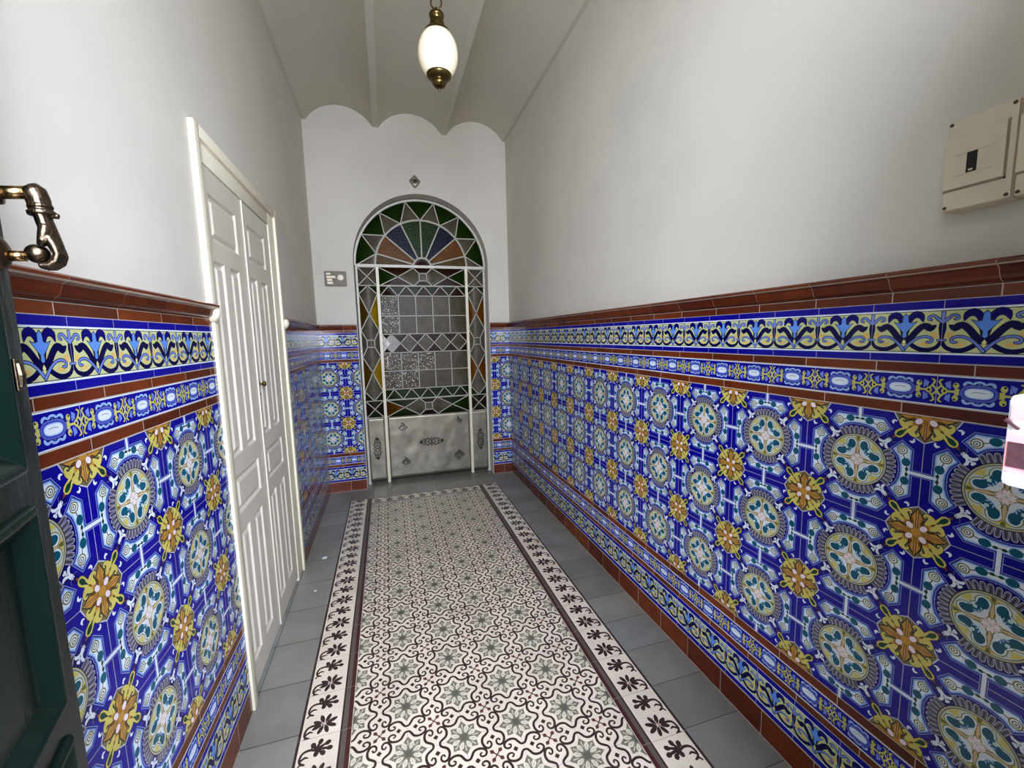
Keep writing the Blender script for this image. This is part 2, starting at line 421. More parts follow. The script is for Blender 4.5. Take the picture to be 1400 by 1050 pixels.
def small_tile():
    p = Pat(1, .5, GROUT)
    p.rect(.005, .004, .995, .496, WHT); p.rect(.005, .022, .995, .478, BLUE)
    Mx = lambda s: p.sym(s, lambda x, y: (1-x, y)); My = lambda s: p.sym(s, lambda x, y: (x, .5-y))
    s = len(p.it)
    YG = L3(200, 196, 110)
    p.ell(.375, .375, .062, .055, PBL); p.ell(.385, .365, .034, .03, BLUE, n=8); p.ell(.385, .35, .02, .02, GREY, n=8)
    p.ell(.235, .35, .04, .05, YG, n=8); p.ell(.225, .37, .015, .018, INK, n=6)
    p.poly([(.12, .30), (.17, .34), (.17, .42), (.10, .38)], LBL); p.rect(.145, .29, .175, .36, LBL)
    p.spl([(.12, .26), (.06, .33), (.03, .40), (.065, .43)], [.045, .04, .04, .035], INK)
    p.spl([(.12, .26), (.06, .33), (.03, .40), (.065, .43)], [.03, .026, .028, .022], YG)
    p.spl([(.0, .25), (.03, .30), (.06, .33)], [.02, .03, .03], YG)
    Mx(s); p.ell(.5, .395, .075, .045, PBL); p.ell(.5, .38, .045, .03, BLUE, n=8); p.ell(.5, .375, .02, .02, PBL, n=6)
    My(s)
    s = len(p.it)
    p.stroke([(.09, .25), (.30, .25)], .034, YG, False); p.ell(.10, .25, .042, .05, YG, n=10); p.ell(.10, .25, .018, .022, INK, n=6)
    p.stroke([(.25, .20), (.25, .30)], .06, YG, False)
    Mx(s)
    for a, b, c in ((.225, .135, INK), (.215, .125, L3(92, 104, 196)), (.178, .096, BLUE), (.166, .084, PBL), (.15, .066, WHT)):
        p.poly([(.5+a*(abs(math.cos(t))**.7)*(1 if math.cos(t) > 0 else -1), .25+b*(abs(math.sin(t))**.9)*(1 if math.sin(t) > 0 else -1)) for t in [2*PI*i/24+.01 for i in range(24)]], c)
    p.stroke([(.42, .262), (.50, .272), (.58, .258)], .01, GREY, False)
    return p
B_MAIN = main_tile(); B_BORD = border_tile(); B_SMALL = small_tile()
cache = {}
def baked(p, clip=None):
    k = (id(p), None if clip is None else tuple(round(c, 4) for c in clip))
    if k not in cache: cache[k] = p.bake(clip)
    return cache[k]
def strip_pat(col, n=1):
    p = Pat(1, 1, L3(190, 176, 160)); p.rect(.006, .03, .994, .97, col); return p
# a run of repeated tiles along a wall: a = start, b = end, off = where a joint falls
def run(placed, p, a, b, off, pitch, P0, U, V, h, z, plain=False):
    """P0 + U*s ; tiles pitch long from s=a to b, joints at off+k*pitch, bottom z"""
    P0 = np.array(P0, float); U = np.array(U, float); V = np.array(V, float)
    k = math.floor((a-off)/pitch)
    while off+k*pitch < b-1e-4:
        s0 = off+k*pitch; c0 = max(0, (a-s0)/pitch); c1 = min(1, (b-s0)/pitch)
        if c1-c0 > .01:
            clip = None if (c0 < 1e-3 and c1 > 1-1e-3) else (c0, c1, -.01, 2)
            placed.append((baked(p, clip), P0+U*s0+V*z, U*pitch, V*h))
        k += 1
T = .15
ZB = dict(base=(0, .105), lbig=(.107, .257), lred=(.2585, .2825), lsml=(.284, .359), ured0=(.3605, .3915),
          panel=(.3935, 1.2935), mred=(1.2955, 1.3225), usml=(1.324, 1.399), ured=(1.4005, 1.4255), ubig=(1.427, 1.576))
def mainrun(placed, a, b, m0, P0, U, V):
    """panel of six rows; m0 = coordinate of a flower column"""
    P0 = np.array(P0, float); U = np.array(U, float); V = np.array(V, float)
    k = math.floor((a-m0)/T)
    while m0+k*T < b-1e-4:
        s0 = m0+k*T; c0 = max(0, (a-s0)/T); c1 = min(1, (b-s0)/T)
        if c1-c0 > .01:
            fl = (k % 2 == 0)     # flower column on the near side of this tile
            if c0 < 1e-3 and c1 > 1-1e-3: clip = None
            elif fl: clip = (1-c1, 1-c0, -.01, 1.01)
            else: clip = (c0, c1, -.01, 1.01)
            bk = baked(B_MAIN, clip)
            for r in range(6):
                zt = 1.2935-r*T         # top of the row
                flt = (r % 2 == 0)      # flower row on the top side
                o = P0+U*(s0+(T if fl else 0))+V*((zt-T) if flt else zt)
                UU = U*(-T if fl else T); VV = V*(T if flt else -T)
                if fl == flt:           # keep the face normal outward
                    placed.append((bk, o, UU, VV))
                else:
                    placed.append((bk, o, UU, VV))
        k += 1
def fixnormals(placed, N):
    out = []
    N = np.array(N, float)
    for b, o, U, V in placed:
        if np.dot(np.cross(U, V), N) < 0:
            b = (b[0], b[1][:, ::-1], b[2])
        out.append((b, o, U, V))
    return out
BRN = [L3(110, 50, 20), L3(100, 44, 18), L3(118, 56, 24), L3(94, 40, 18)]
S_BR = [strip_pat(c) for c in BRN]
def brown_run(placed, a, b, off, pitch, P0, U, V, h, z):
    k = math.floor((a-off)/pitch); s = off+k*pitch
    while s < b-1e-4:
        run(placed, S_BR[random.randrange(4)], max(a, s), min(b, s+pitch), s, pitch, P0, U, V, h, z)
        s += pitch
RAILP = [(0, 0), (.006, .001), (.006, .003), (.012, .006), (.018, .013), (.021, .024), (.024, .034), (.031, .040), (.036, .044), (.036, .050), (.030, .0545), (0, .0545)]
def dado(wall, side, spans, U, V, N, P0, m0, joint, railjoint, basejoint):
    """all the glazed work of one wall; spans = [(a, b)] along U"""
    P0 = np.array(P0, float)
    N_ = np.array(N, float)
    placed = []
    for a, b in spans:
        mainrun(placed, a, b, m0, P0, U, V)
    tile_mesh('flower_tile_panel', fixnormals(placed, N), TILE, wall)
    placed = []
    for a, b in spans:
        run(placed, B_BORD, a, b, joint, T, P0, U, V, T, ZB['ubig'][0]); run(placed, B_BORD, a, b, joint, T, P0, U, V, T, ZB['lbig'][0])
    tile_mesh('tulip_border_tiles', fixnormals(placed, N), TILE, wall)
    placed = []
    for a, b in spans:
        run(placed, B_SMALL, a, b, joint, T, P0, U, V, T, ZB['usml'][0]); run(placed, B_SMALL, a, b, joint+.03, T, P0, U, V, T, ZB['lsml'][0])
    tile_mesh('oval_border_tiles', fixnormals(placed, N), TILE, wall)
    placed = []
    for a, b in spans:
        for key, off in (('mred', .02), ('ured', .085), ('lred', .05), ('ured0', .12)):
            z0, z1 = ZB[key]; brown_run(placed, a, b, joint+off, .198, P0, U, V, z1-z0, z0)
        brown_run(placed, a, b, railjoint, .2025, P0, U, V, .026, 1.577)
    tile_mesh('brown_liner_tiles', fixnormals(placed, N), TERRA, wall)
    placed = []
    for a, b in spans:
        brown_run(placed, a, b, basejoint, .2, P0, U, V, .105, 0.)
    o = tile_mesh('baseboard_'+side, fixnormals(placed, N), TERRA); tag(o, {'right': 'brown glazed skirting tiles along the foot of the long tiled wall', 'left': 'brown glazed skirting tiles on either side of the cream double door', 'back': 'brown glazed skirting tiles beside the stained glass gate'}[side], 'skirting', kind='structure')
    # backing slab
    mb = MB()
    U_ = np.array(U, float)
    for a, b in spans:
        p = P0+U_*a-N_*.0006; q = P0+U_*b-N_*.011; mb.box(tuple(p)+() if 0 else (p[0], p[1], 0.0), (q[0], q[1], 1.604))
    mb.build('tile_bedding', BODY, wall)
    # projecting rail, piece by piece
    mb = MB(); 
    for a, b in spans:
        k = math.floor((a-railjoint)/.2025); s = railjoint+k*.2025
        while s < b-1e-3:
            s0 = max(a, s)+.0009; s1 = min(b, s+.2025)-.0009
            if s1-s0 > .004:
                mb.col = BRN[random.randrange(4)]
                vs = []
                for t in (s0, s1):
                    for d, z in RAILP:
                        vs.append(P0+U_*t+N_*(d-.004)+np.array((0, 0, 1.6045+z*.93)))
                n = len(RAILP); fs = [(i, i+1, n+i+1, n+i) for i in range(n-1)]+[list(range(n)), [n+i for i in range(n)][::-1]]
                mb.add(vs, fs)
            s += .2025
        mb.col = L3(190, 170, 150)
        vs = []
        for t in (a+.001, b-.001):
            for d, z in RAILP: vs.append(P0+U_*t+N_*(d-.0048)+np.array((0, 0, 1.6045+z*.915)))
        n = len(RAILP); mb.add(vs, [(i, i+1, n+i+1, n+i) for i in range(n-1)])
    o = mb.build('trim_'+{'left': '1', 'right': '2', 'back': '3'}[side], TERRA, None, cols=True)
    me = o.data; bm = bmesh.new(); bm.from_mesh(me); bmesh.ops.recalc_face_normals(bm, faces=bm.faces[:]); bm.to_mesh(me); bm.free()
    autosmooth(o, 30)
    tag(o, {'right': 'brown glazed cap rail running along the long tiled wall', 'left': 'brown glazed cap rail either side of the cream double door', 'back': 'brown glazed cap rail beside the stained glass gate'}[side], 'rail', kind='structure')

# ------------------------------------------------------------------ room numbers (metres)
XL, XR, YB = -.6134, 1.2669, 4.331          # tile faces
PL, PR, PB = XL-.010, XR+.010, YB+.010      # plaster faces
YF = .17                                    # inner face of the entrance wall
DY0, DY1, DZ = 1.80, 2.94, 2.30             # inner door opening (with its frame)
GX0, GX1, GZ = -.265, 1.055, 2.256          # arched opening: jambs and springing
GC, GR = .395, .66
ZS, RISE = 3.49, .155
CAMZ = 1.5177

# walls
mb = MB()
for a, b in (((PL-.16, YF-.25, -.1), (PL, DY0+.004, 3.9)), ((PL-.16, DY0+.004, DZ-.004), (PL, DY1-.004, 3.9)), ((PL-.16, DY1-.004, -.1), (PL, PB+.3, 3.9))):
    mb.box(a, b)
wall_l = tag(mb.build('wall_left', PLASTER), 'white plastered left wall above blue tiles, holding the cream double door', 'wall', kind='structure')
mb = MB(); mb.box((PR, YF-.25, -.1), (PR+.16, PB+.3, 3.9))
wall_r = tag(mb.build('wall_right', PLASTER), 'long white plastered right wall above the blue flowered tiles', 'wall', kind='structure')
# back wall with arched opening
def arch(n=40, r=GR):
    return [(GC+r*math.cos(PI*i/n), GZ+r*math.sin(PI*i/n)) for i in range(n+1)]
def zceil(x):
    ribs = [(-.66, -.590), (-.017, .037), (.628, .672), (1.246, 1.32)]
    for a, b in ribs:
        if a <= x <= b: return ZS
    for i in range(3):
        a, b = ribs[i][1], ribs[i+1][0]
        if a < x < b:
            w = (b-a)/2; h = RISE; Rr = (w*w+h*h)/(2*h); return ZS+h-Rr+math.sqrt(max(Rr*Rr-(x-(a+b)/2)**2, 0))
    return ZS
outer = [(PL-.16, -.1), (PR+.16, -.1), (PR+.16, 3.9), (PL-.16, 3.9)]
hole = [(GX0, -.2), (GX1, -.2)]+arch()
V2, E2, F2, a_, b_, OF = delaunay_2d_cdt([Vector(p) for p in outer+hole], [], [[0, 1, 2, 3], list(range(4, 4+len(hole)))], 0, 1e-6, True)
vs = []; fs = []
for yy, rev in ((PB, 0), (PB+.26, 1)):
    n = len(vs); vs += [(v[0], yy, v[1]) for v in V2]
    for f, o in zip(F2, OF):
        if o and 0 in o and 1 not in o: fs.append([i+n for i in (f if not rev else f[::-1])])
n = len(vs); rp = [(GX1, -.1)]+arch()+[(GX0, -.1)]
for x, z in rp: vs += [(x, PB, z), (x, PB+.26, z)]
for i in range(len(rp)-1): fs.append([n+2*i, n+2*i+1, n+2*i+3, n+2*i+2])
wall_b = tag(mesh_obj('wall_back', vs, fs, PLASTER), 'white plastered end wall with an arched opening for the gate', 'wall', kind='structure')
# entrance wall behind / beside the camera
HX0, HX1, HZ = -.345, 1.0, 2.95
mb = MB()
mb.box((PL-.16, YF-.30, -.1), (HX0, YF, 3.9)); mb.box((HX1, YF-.30, -.1), (PR+.16, YF, 3.9)); mb.box((HX0, YF-.30, HZ), (HX1, YF, 3.9))
tag(mb.build('wall_front', PLASTER), 'white plastered entrance wall around the street doorway', 'wall', kind='structure')
# vaulted ceiling
xs = [PL-.16+i*(PR-PL+.32)/260 for i in range(261)]
vs = []; fs = []
for x in xs:
    z = zceil(x); vs += [(x, YF-.3, z), (x, PB+.3, z), (x, YF-.3, 4.0), (x, PB+.3, 4.0)]
for i in range(260):
    a = 4*i; fs += [(a, a+1, a+5, a+4), (a+2, a+6, a+7, a+3)]
cl = mesh_obj('ceiling', vs, fs, CEIL); tag(cl, 'white ceiling of three long shallow plaster vaults', 'ceiling', kind='structure')
for p in cl.data.polygons: p.use_smooth = False

# dados
Y3 = (0, 1, 0); Z3 = (0, 0, 1)
dado(wall_r, 'right', [(YF, YB)], Y3, Z3, (-1, 0, 0), (XR, 0, 0), .5233+.15, .8095-.15*2, .97-.2025*2, .883)
dado(wall_l, 'left', [(YF, DY0-.003), (DY1+.003, YB)], Y3, Z3, (1, 0, 0), (XL, 0, 0), 1.0547, 1.0657, 1.035, 1.04)
dado(wall_b, 'back', [(XL, GX0-.004), (GX1+.004, XR)], (1, 0, 0), Z3, (0, -1, 0), (0, YB, 0), -.405, -.405+.075, -.39, -.42)
# right piece of the end wall starts its own pattern at x=1.205 (1.61/.15 is not whole): handled by the same lattice

# ------------------------------------------------------------------ floor
CRM = L3(216, 203, 182); GGR = L3(120, 114, 98); FDK = L3(62, 45, 41); FRD = L3(96, 54, 50); FJ = L3(150, 140, 128); DRED = L3(78, 42, 40); SLG = L3(98, 88, 78)
def floor_tile():
    p = Pat(1, 1, L3(170, 160, 148)); p.rect(.004, .004, .996, .996, CRM)
    pol = lambda r, a: (r*math.cos(R(a)), r*math.sin(R(a)))
    s = len(p.it)
    # corner octofoil (quarter, round 0,0)
    pts = [(0, 0)]
    for k in range(2):
        for j in range(7):
            t = j/6; a = 45*k+45*t; r = (.335 if k == 0 else .315)*(1-t)+(.315 if k == 0 else .335)*t
            pts.append(pol(r-.085*math.sin(PI*t), a))
    p.poly(pts, GGR)
    LF = L3(204, 196, 174)
    for a in (22.5, 67.5):
        p.poly([pol(.085, a), pol(.13, a-15), pol(.165, a-12), pol(.18, a-16), pol(.215, a-9), pol(.245, a-3), pol(.245, a+3), pol(.215, a+9), pol(.18, a+16), pol(.165, a+12), pol(.13, a+15)], LF)
        p.poly([pol(.10, a), pol(.19, a-1.6), pol(.19, a+1.6)], GGR)
    for a in (1.5, 43.5, 46.5, 88.5):
        p.poly([pol(.15, a-1.0), pol(.26, a-1.2), pol(.26, a+1.2), pol(.15, a+1.0)], LF)
    p.poly([(0, 0), (.065, 0), (.06, .06), (0, .065)], L3(98, 96, 84))
    for f in (lambda x, y: (1-x, y), ): p.sym(s, f)
    p.sym(s, lambda x, y: (x, 1-y))
    # scroll lobes
    s = len(p.it)
    sc_ = [(.44, 1.01), (.435, .965), (.385, .925), (.325, .885), (.298, .82), (.305, .745), (.345, .68), (.405, .665), (.450, .705), (.445, .765), (.405, .785), (.385, .755)]
    p.spl(sc_, [.040, .042, .046, .046, .046, .046, .044, .040, .038, .034, .030, .034], FDK, sub=3)
    p.sym(s, lambda x, y: (1-x, y))
    p.poly([(.5, .895), (.525, .87), (.55, .845), (.525, .82), (.5, .795), (.475, .82), (.45, .845), (.475, .87)], FDK)
    s2 = s
    p.sym(s, lambda x, y: (y, 1-x)); p.sym(s, lambda x, y: (1-x, 1-y))
    s = len(p.it)
    p.stroke([(.5, .5), (.565, .565)], .022, FRD, False); p.poly([(.56, .535), (.605, .55), (.61, .61), (.55, .605), (.535, .56)], FRD)
    p.sym(s, lambda x, y: (y, 1-x)); p.sym(s, lambda x, y: (1-x, 1-y))
    return p
def floor_border():
    """x: 0 outer .. 1 inner ; y along"""
    p = Pat(1, 1, L3(120, 112, 104)); p.rect(.004, .004, 1, .996, CRM)
    p.rect(0, 0, .045, 1, FDK); p.rect(.775, 0, .81, 1, FDK); p.rect(.81, 0, .905, 1, SLG); p.rect(.905, 0, .99, 1, DRED); p.rect(.99, 0, 1, 1, CRM)
    for y0, kind in ((.25, 0), (.75, 1)):
        c = (.45, y0)
        v = [(.36, y0-.02), (.25, y0+.01), (.14, y0-.02), (.10, y0-.12), (.12, y0-.2), (.20, y0-.245)]
        p.spl(v, [.045, .05, .048, .044, .04, .035], FDK)
        p.spl([(.20, y0-.245), (.12, y0-.235), (.09, y0-.29)], [.035, .035, .03], FDK, False)
        p.spl([(.12, y0-.16), (.19, y0-.115), (.26, y0-.14)], [.04, .045, .012], FDK)
        p.ell(.30, y0+.045, .03, .02, FDK, n=8)
        if kind == 0:
            for a in range(0, 360, 45):
                u = R(a+20); q = (c[0]+.15*math.cos(u), c[1]+.13*math.sin(u)); p.ell(*q, .092 if a not in (0, 315) else .11, .042, FDK, rot=u, n=10)
            p.ell(*c, .05, .045, FDK); p.ell(*c, .036, .034, L3(196, 168, 162))
        else:
            for a, l in ((-95, .10), (-50, .15), (-12, .20), (28, .18), (75, .15), (125, .12)):
                u = R(a); e = (c[0]-.06+l*math.cos(u)*1.15, c[1]+l*.9*math.sin(u))
                p.stroke([(c[0]-.08, c[1]), e], [.055, .05], FDK); p.ell(*e, .062, .048, FDK, rot=u, n=8)
    p.rect(-.1, 0, 1.1, .004, FJ); p.rect(-.1, .996, 1.1, 1, FJ)
    return p
FT = floor_tile(); FB = floor_border()
P = .2065; FX0 = -.2145; FX1 = FX0+5*P; FY1 = 1.626+11*P+.015; BW = .195; FY0 = -.20
FBW = .135
pl = []
y = 1.626-9*P
rows = []
ny = 20
for j in range(ny):
    y0 = 1.626+(j-9)*P; y1 = y0+P
    for i in range(5):
        clip = None
        if y1 > FY1: 
            if y0 >= FY1-.001: continue
            clip = (-.01, 1.01, -.01, (FY1-y0)/P)
        pl.append((baked(FT, clip), (FX0+i*P, y0, 0), (P, 0, 0), (0, P, 0)))
YO = FY1+FBW                                            # far outer edge of the carpet
k = 0
y0 = 1.626-9*P-.03
while y0 < YO-.001:
    y1 = y0+P; clip = None
    if y1 > YO: clip = (-.01, 1.01, -.01, (YO-y0)/P)
    pl.append((baked(FB, clip), (FX0-BW, y0, 0), (BW, 0, 0), (0, P, 0)))
    pl.append((baked(FB, clip), (FX1+BW, y0, 0), (-BW, 0, 0), (0, P, 0)))
    y0 = y1
for i in range(5):
    pl.append((baked(FB, (.0, .70, -.01, 1.01)), (FX0+i*P, YO, 0), (0, -.17, 0), (P, 0, 0)))
bk = Pat(1, 1, FDK); bk.rect(0, 0, 1, .7, SLG)
pl.append((baked(bk), (FX0, FY1, 0), (FX1-FX0, 0, 0), (0, FBW-.17*.70, 0)))
SL = [Pat(1, 1, L3(72, 70, 64)) for _ in range(6)]
for q, c in zip(SL, (L3(137, 133, 123), L3(131, 128, 119), L3(143, 139, 129), L3(125, 122, 113), L3(135, 131, 120), L3(132, 131, 124))): q.rect(.007, .007, .993, .993, c)
def slabs(x0, x1, y0, y1, ox, oy, pw, ph):
    i0 = math.floor((x0-ox)/pw)
    for i in range(i0, int((x1-ox)/pw)+2):
        for j in range(math.floor((y0-oy)/ph), int((y1-oy)/ph)+2):
            a, b = ox+i*pw, oy+j*ph
            c = [max(0, (x0-a)/pw), min(1, (x1-a)/pw), max(0, (y0-b)/ph), min(1, (y1-b)/ph)]
            if c[1]-c[0] < .01 or c[3]-c[2] < .01: continue
            full = c[0] < 1e-3 and c[1] > .999 and c[2] < 1e-3 and c[3] > .999
            pl.append((baked(SL[random.randrange(6)], None if full else (c[0], c[1], c[2], c[3])), (a, b, 0), (pw, 0, 0), (0, ph, 0)))
FXR = FX1+BW; FXL = FX0-BW
slabs(FXR, PR, -.20, YO, FXR, 1.19, PR-FXR, P)
slabs(PL-.15, FXL, -.20, YO, FXL-.205, 1.90, .205, P*1.33)
slabs(PL-.15, PR, YO, PB+.45, FXL, YO, .2065, .2065)
fl = tile_mesh('floor', fixnormals(pl, (0, 0, 1)), FLOORM)
tag(fl, 'cement tile floor with a patterned carpet of cream, green and brown inside grey slabs', 'floor', kind='structure')
mb = MB(); mb.box((PL-.16, -.9, -.1), (PR+.16, PB+.45, -.001)); tag(mb.build('trim_4', STONE), 'pale stone subfloor and doorstep under the hall tiles', 'threshold', kind='structure')

# ------------------------------------------------------------------ panelled leaves
def leaf_mesh(w, h, t, panels, steps, both=False):
    """leaf in local coords: u along x 0..w, z 0..h, front face at y=0 looking to -y, back at y=t"""
    mb = MB()
    pts = [(0, 0), (w, 0), (w, h), (0, h)]; faces = [[0, 1, 2, 3]]
    for (x0, z0, x1, z1) in panels:
        n = len(pts); pts += [(x0, z0), (x1, z0), (x1, z1), (x0, z1)]; faces.append([n, n+1, n+2, n+3])
    V, E_, F, _, _, of = delaunay_2d_cdt([Vector(p) for p in pts], [], faces, 0, 1e-6, True)
    for side in ((0, 1) if both else (0,)):
        Y = (lambda d: d) if side == 0 else (lambda d: t-d)
        mb.add([(v[0], Y(0), v[1]) for v in V], [f for f, o in zip(F, of) if o == [0]])
        for (x0, z0, x1, z1) in panels:
            loops = []
            for ins, d in steps:
                loops.append([(x0+ins, Y(d), z0+ins), (x1-ins, Y(d), z0+ins), (x1-ins, Y(d), z1-ins), (x0+ins, Y(d), z1-ins)])
            vs = [p for l in loops for p in l]
            fs = [(4*i+k, 4*i+(k+1) % 4, 4*i+4+(k+1) % 4, 4*i+4+k) for i in range(len(loops)-1) for k in range(4)]
            m = 4*(len(loops)-1); fs.append((m, m+1, m+2, m+3)); mb.add(vs, fs)
    if not both: mb.add([(0, t, 0), (w, t, 0), (w, t, h), (0, t, h)], [(0, 3, 2, 1)])
    mb.add([(0, 0, 0), (w, 0, 0), (w, 0, h), (0, 0, h), (0, t, 0), (w, t, 0), (w, t, h), (0, t, h)],
           [(0, 4, 5, 1), (1, 5, 6, 2), (2, 6, 7, 3), (3, 7, 4, 0)])
    return mb
# cream double door in the left wall ---------------------------------
d1 = empty('door_1', (PL, (DY0+DY1)/2, 0), 'cream panelled double door with small dark knob in the left wall', 'door', 'structure')
o1 = Vector(d1.location)
def rel(o, root):
    """geometry was made in world space: move under root without shifting"""
    o.parent = root; o.matrix_parent_inverse = Matrix.Translation(-Vector(root.location)); return o
fx = XL+.009
mb = MB()
LY0, LYM, LY1, LZ = 1.868, 2.318, 2.770, 2.178
for a, b in (((fx-.03, DY0, 0), (fx, DY0+.046, DZ)), ((fx-.03, DY1-.046, 0), (fx, DY1, DZ)), ((fx-.03, DY0+.0465, DZ-.046), (fx, DY1-.0465, DZ))):
    mb.box(a, b, .003)
for a, b in (((PL-.06, DY0+.007, 0), (fx-.012, DY0+.066, DZ-.006)), ((PL-.06, LY1+.002, 0), (fx-.012, DY1-.007, DZ-.006)), ((PL-.06, DY0+.0665, LZ+.004), (fx-.012, LY1+.0015, DZ-.006))):
    mb.box(a, b, .002)
# small ears where the cap rail dies into the frame
for yy in (DY0, DY1):
    mb.lathe([(0, 0), (.014, .004), (.026, .02), (.031, .04), (.024, .058), (0, .066)], (XL+.002, yy, 1.590), seg=18)
rel(autosmooth(mb.build('door_frame', FRAMEW), 40), d1)
W1 = .4475; Hh = LZ-.028
def z_(a): return a-.028
pan = [(.040, z_(1.905), W1-.095, z_(2.088)), (.030, z_(1.045), .152, z_(1.835)), (.212, z_(1.045), .338, z_(1.835)),
       (.030, z_(.805), W1-.095, z_(.968)), (.030, z_(.135), .150, z_(.733)), (.212, z_(.135), .338, z_(.733))]
steps = [(0, 0), (.004, .0005), (.012, .009), (.020, .010), (.034, .001), (.038, .001)]
for i, (ya, yb) in enumerate(((LY0, LYM-.001), (LYM+.001, LY1))):
    w = yb-ya
    pn = [(p[0]+.004, p[1], p[2], p[3]) for p in pan] if i == 0 else [(p[0]+.012, p[1], p[2]+.006, p[3]) for p in pan]
    mb = leaf_mesh(w, Hh, .035, pn, steps)
    o = mb.build('door_leaf', DOORW)
    o.parent = d1; o.matrix_parent_inverse = Matrix.Translation(-o1)
    o.rotation_euler = (0, 0, PI/2); o.location = (XL-.008, ya, .028)    # local x -> +y, local -y -> +x
    bev = o.modifiers.new('soft', 'BEVEL'); bev.width = .0015; bev.limit_method = 'ANGLE'; bev.angle_limit = R(25)
    if i == 1:
        kb = MB(); kb.lathe([(.011, 0), (.011, .002), (.005, .004), (.005, .012), (.008, .015), (.0135, .019), (.014, .024), (.009, .028), (0, .029)], (0.028, 0, 1.305-.028), seg=20, axis=(0, -1, 0))
        k = kb.build('door_knob', BRASS, o, smooth=True); k['label'] = 'small dark brass knob'
        kb = MB(); kb.lathe([(.006, 0), (.007, .002), (0, .003)], (0.028, 0, 1.255-.028), seg=12, axis=(0, -1, 0)); kb.build('keyhole_plate', BRASS, o)
        kb = MB(); kb.box((-.012, -.006, 0), (.006, .0, Hh), .002); kb.build('meeting_strip', DOORW, o)

# ------------------------------------------------------------------ stained glass gate
GY = 4.482
gate = empty('door_2', (GC, GY, 0), 'white iron gate with stained glass fanlight and silver sheet kick panels', 'gate', 'structure')
GGN = L3(34, 54, 12); GBL = L3(16, 22, 40); GAM = L3(106, 64, 6); GOL = L3(84, 62, 8); GGY = L3(100, 92, 78); GBR = L3(58, 36, 26); GDK = L3(46, 34, 26); GDG = L3(44, 52, 30); GLT = L3(170, 164, 156)
BARW = .011
X0, X1, XA, XB_ = -.248, 1.040, -.052, .846
zA, zB, zC, zD, zE, zF, zG, zH, zI, zK = 2.240, 2.046, 1.944, 1.742, 1.557, 1.367, 1.176, .985, .876, .699
def shape(root, nm, items, bars, base, glasspart, barpart, w=BARW, arcs=()):
    """items: (polygon in x,z ; colour) ; bars: ((x,z),(x,z)) ; base polygon first"""
    p = Pat(1, 1, base[1]); p.it = [base]+items
    b = p.bake()
    g = tile_mesh(glasspart, fixnormals([(b, (0, GY+.004, 0), (1, 0, 0), (0, 0, 1))], (0, -1, 0)), GLASS)
    md = g.modifiers.new('thick', 'SOLIDIFY'); md.thickness = .004; md.offset = -1
    rel(g, root)
    mb = MB()
    for a, c in bars: mb.bar((a[0], GY-.002, a[1]), (c[0], GY-.002, c[1]), w, .012)
    rel(mb.build(barpart, GATEW), root)
    return g
cx, cz = GC, zA
pc = lambda r, a: (cx+r*math.cos(R(a)), cz+r*math.sin(R(a)))
Ri, Ro, Rs = .462, .648, .088
inn = [0, 15, 40, 65, 90, 115, 140, 165, 180]; out = [0, 27.5, 52.5, 77.5, 102.5, 127.5, 152.5, 180]
fan = empty('fanlight', (cx, GY, cz)); fan.parent = gate; fan.location = (0, 0, cz)
def relc(o):    # world-made geometry under the fanlight
    o.parent = fan; o.matrix_parent_inverse = Matrix.Translation(-Vector((cx, GY, cz))); return o
items = []; bars = []
def arcp(r, a, b, n=6): return [pc(r, a+(b-a)*i/n) for i in range(n+1)]
for i in range(7):
    items.append(([pc(Ri, inn[i+1])]+arcp(Ro, out[i], out[i+1]), GGN))
fc = [GOL, GAM, GBL, GGN, GGN, GBL, GAM, GOL]
for i in range(8):
    items.append((arcp(Ri, inn[i], inn[i+1])+arcp(Rs, inn[i+1], inn[i], 4), fc[i])); 
items.append(([pc(0, 0)]+arcp(Rs, 0, 180, 10), GBR))
p = Pat(1, 1, GGY); p.it = [(arcp(Ro, 0, 180, 48), GGY)]+items
g = tile_mesh('fanlight_glass', fixnormals([(p.bake(), (0, GY+.004, 0), (1, 0, 0), (0, 0, 1))], (0, -1, 0)), GLASS); md = g.modifiers.new('thick', 'SOLIDIFY'); md.thickness = .004; md.offset = -1
relc(g)
mb = MB()
def bb(a, c, w=BARW, d=.012): mb.bar((a[0], GY-.002, a[1]), (c[0], GY-.002, c[1]), w, d)
for i in range(7):
    bb(pc(Ri, inn[i+1]), pc(Ro, out[i])); bb(pc(Ri, inn[i+1]), pc(Ro, out[i+1]))
    bb(pc(Rs, inn[i+1]), pc(Ri, inn[i+1]), .013)
for r, w in ((Ri, .018), (Rs, .018)):
    q = arcp(r, 0, 180, 36)
    for a, c in zip(q, q[1:]): bb(a, c, w, .016)
relc(mb.build('glazing_bars', BARM))
# outer iron frame
mb = MB()
q = arcp(Ro+.006, 0, 180, 48)
for a, c in zip(q, q[1:]): bb(a, c, .02, .03)
bb((X0, 0), (X0, cz+.01), .02, .03); bb((X1, 0), (X1, cz+.01), .02, .03)
mb.box((X0-.008, GY-.02, zA-.014), (X1+.008, GY+.012, zA+.014), .002)
mb.box((X0-.014, GY-.012, .0), (X0+.014, GY+.012, .03)); mb.box((X1-.014, GY-.012, .0), (X1+.014, GY+.012, .03))
rel(mb.build('gate_frame', GATEW), gate)
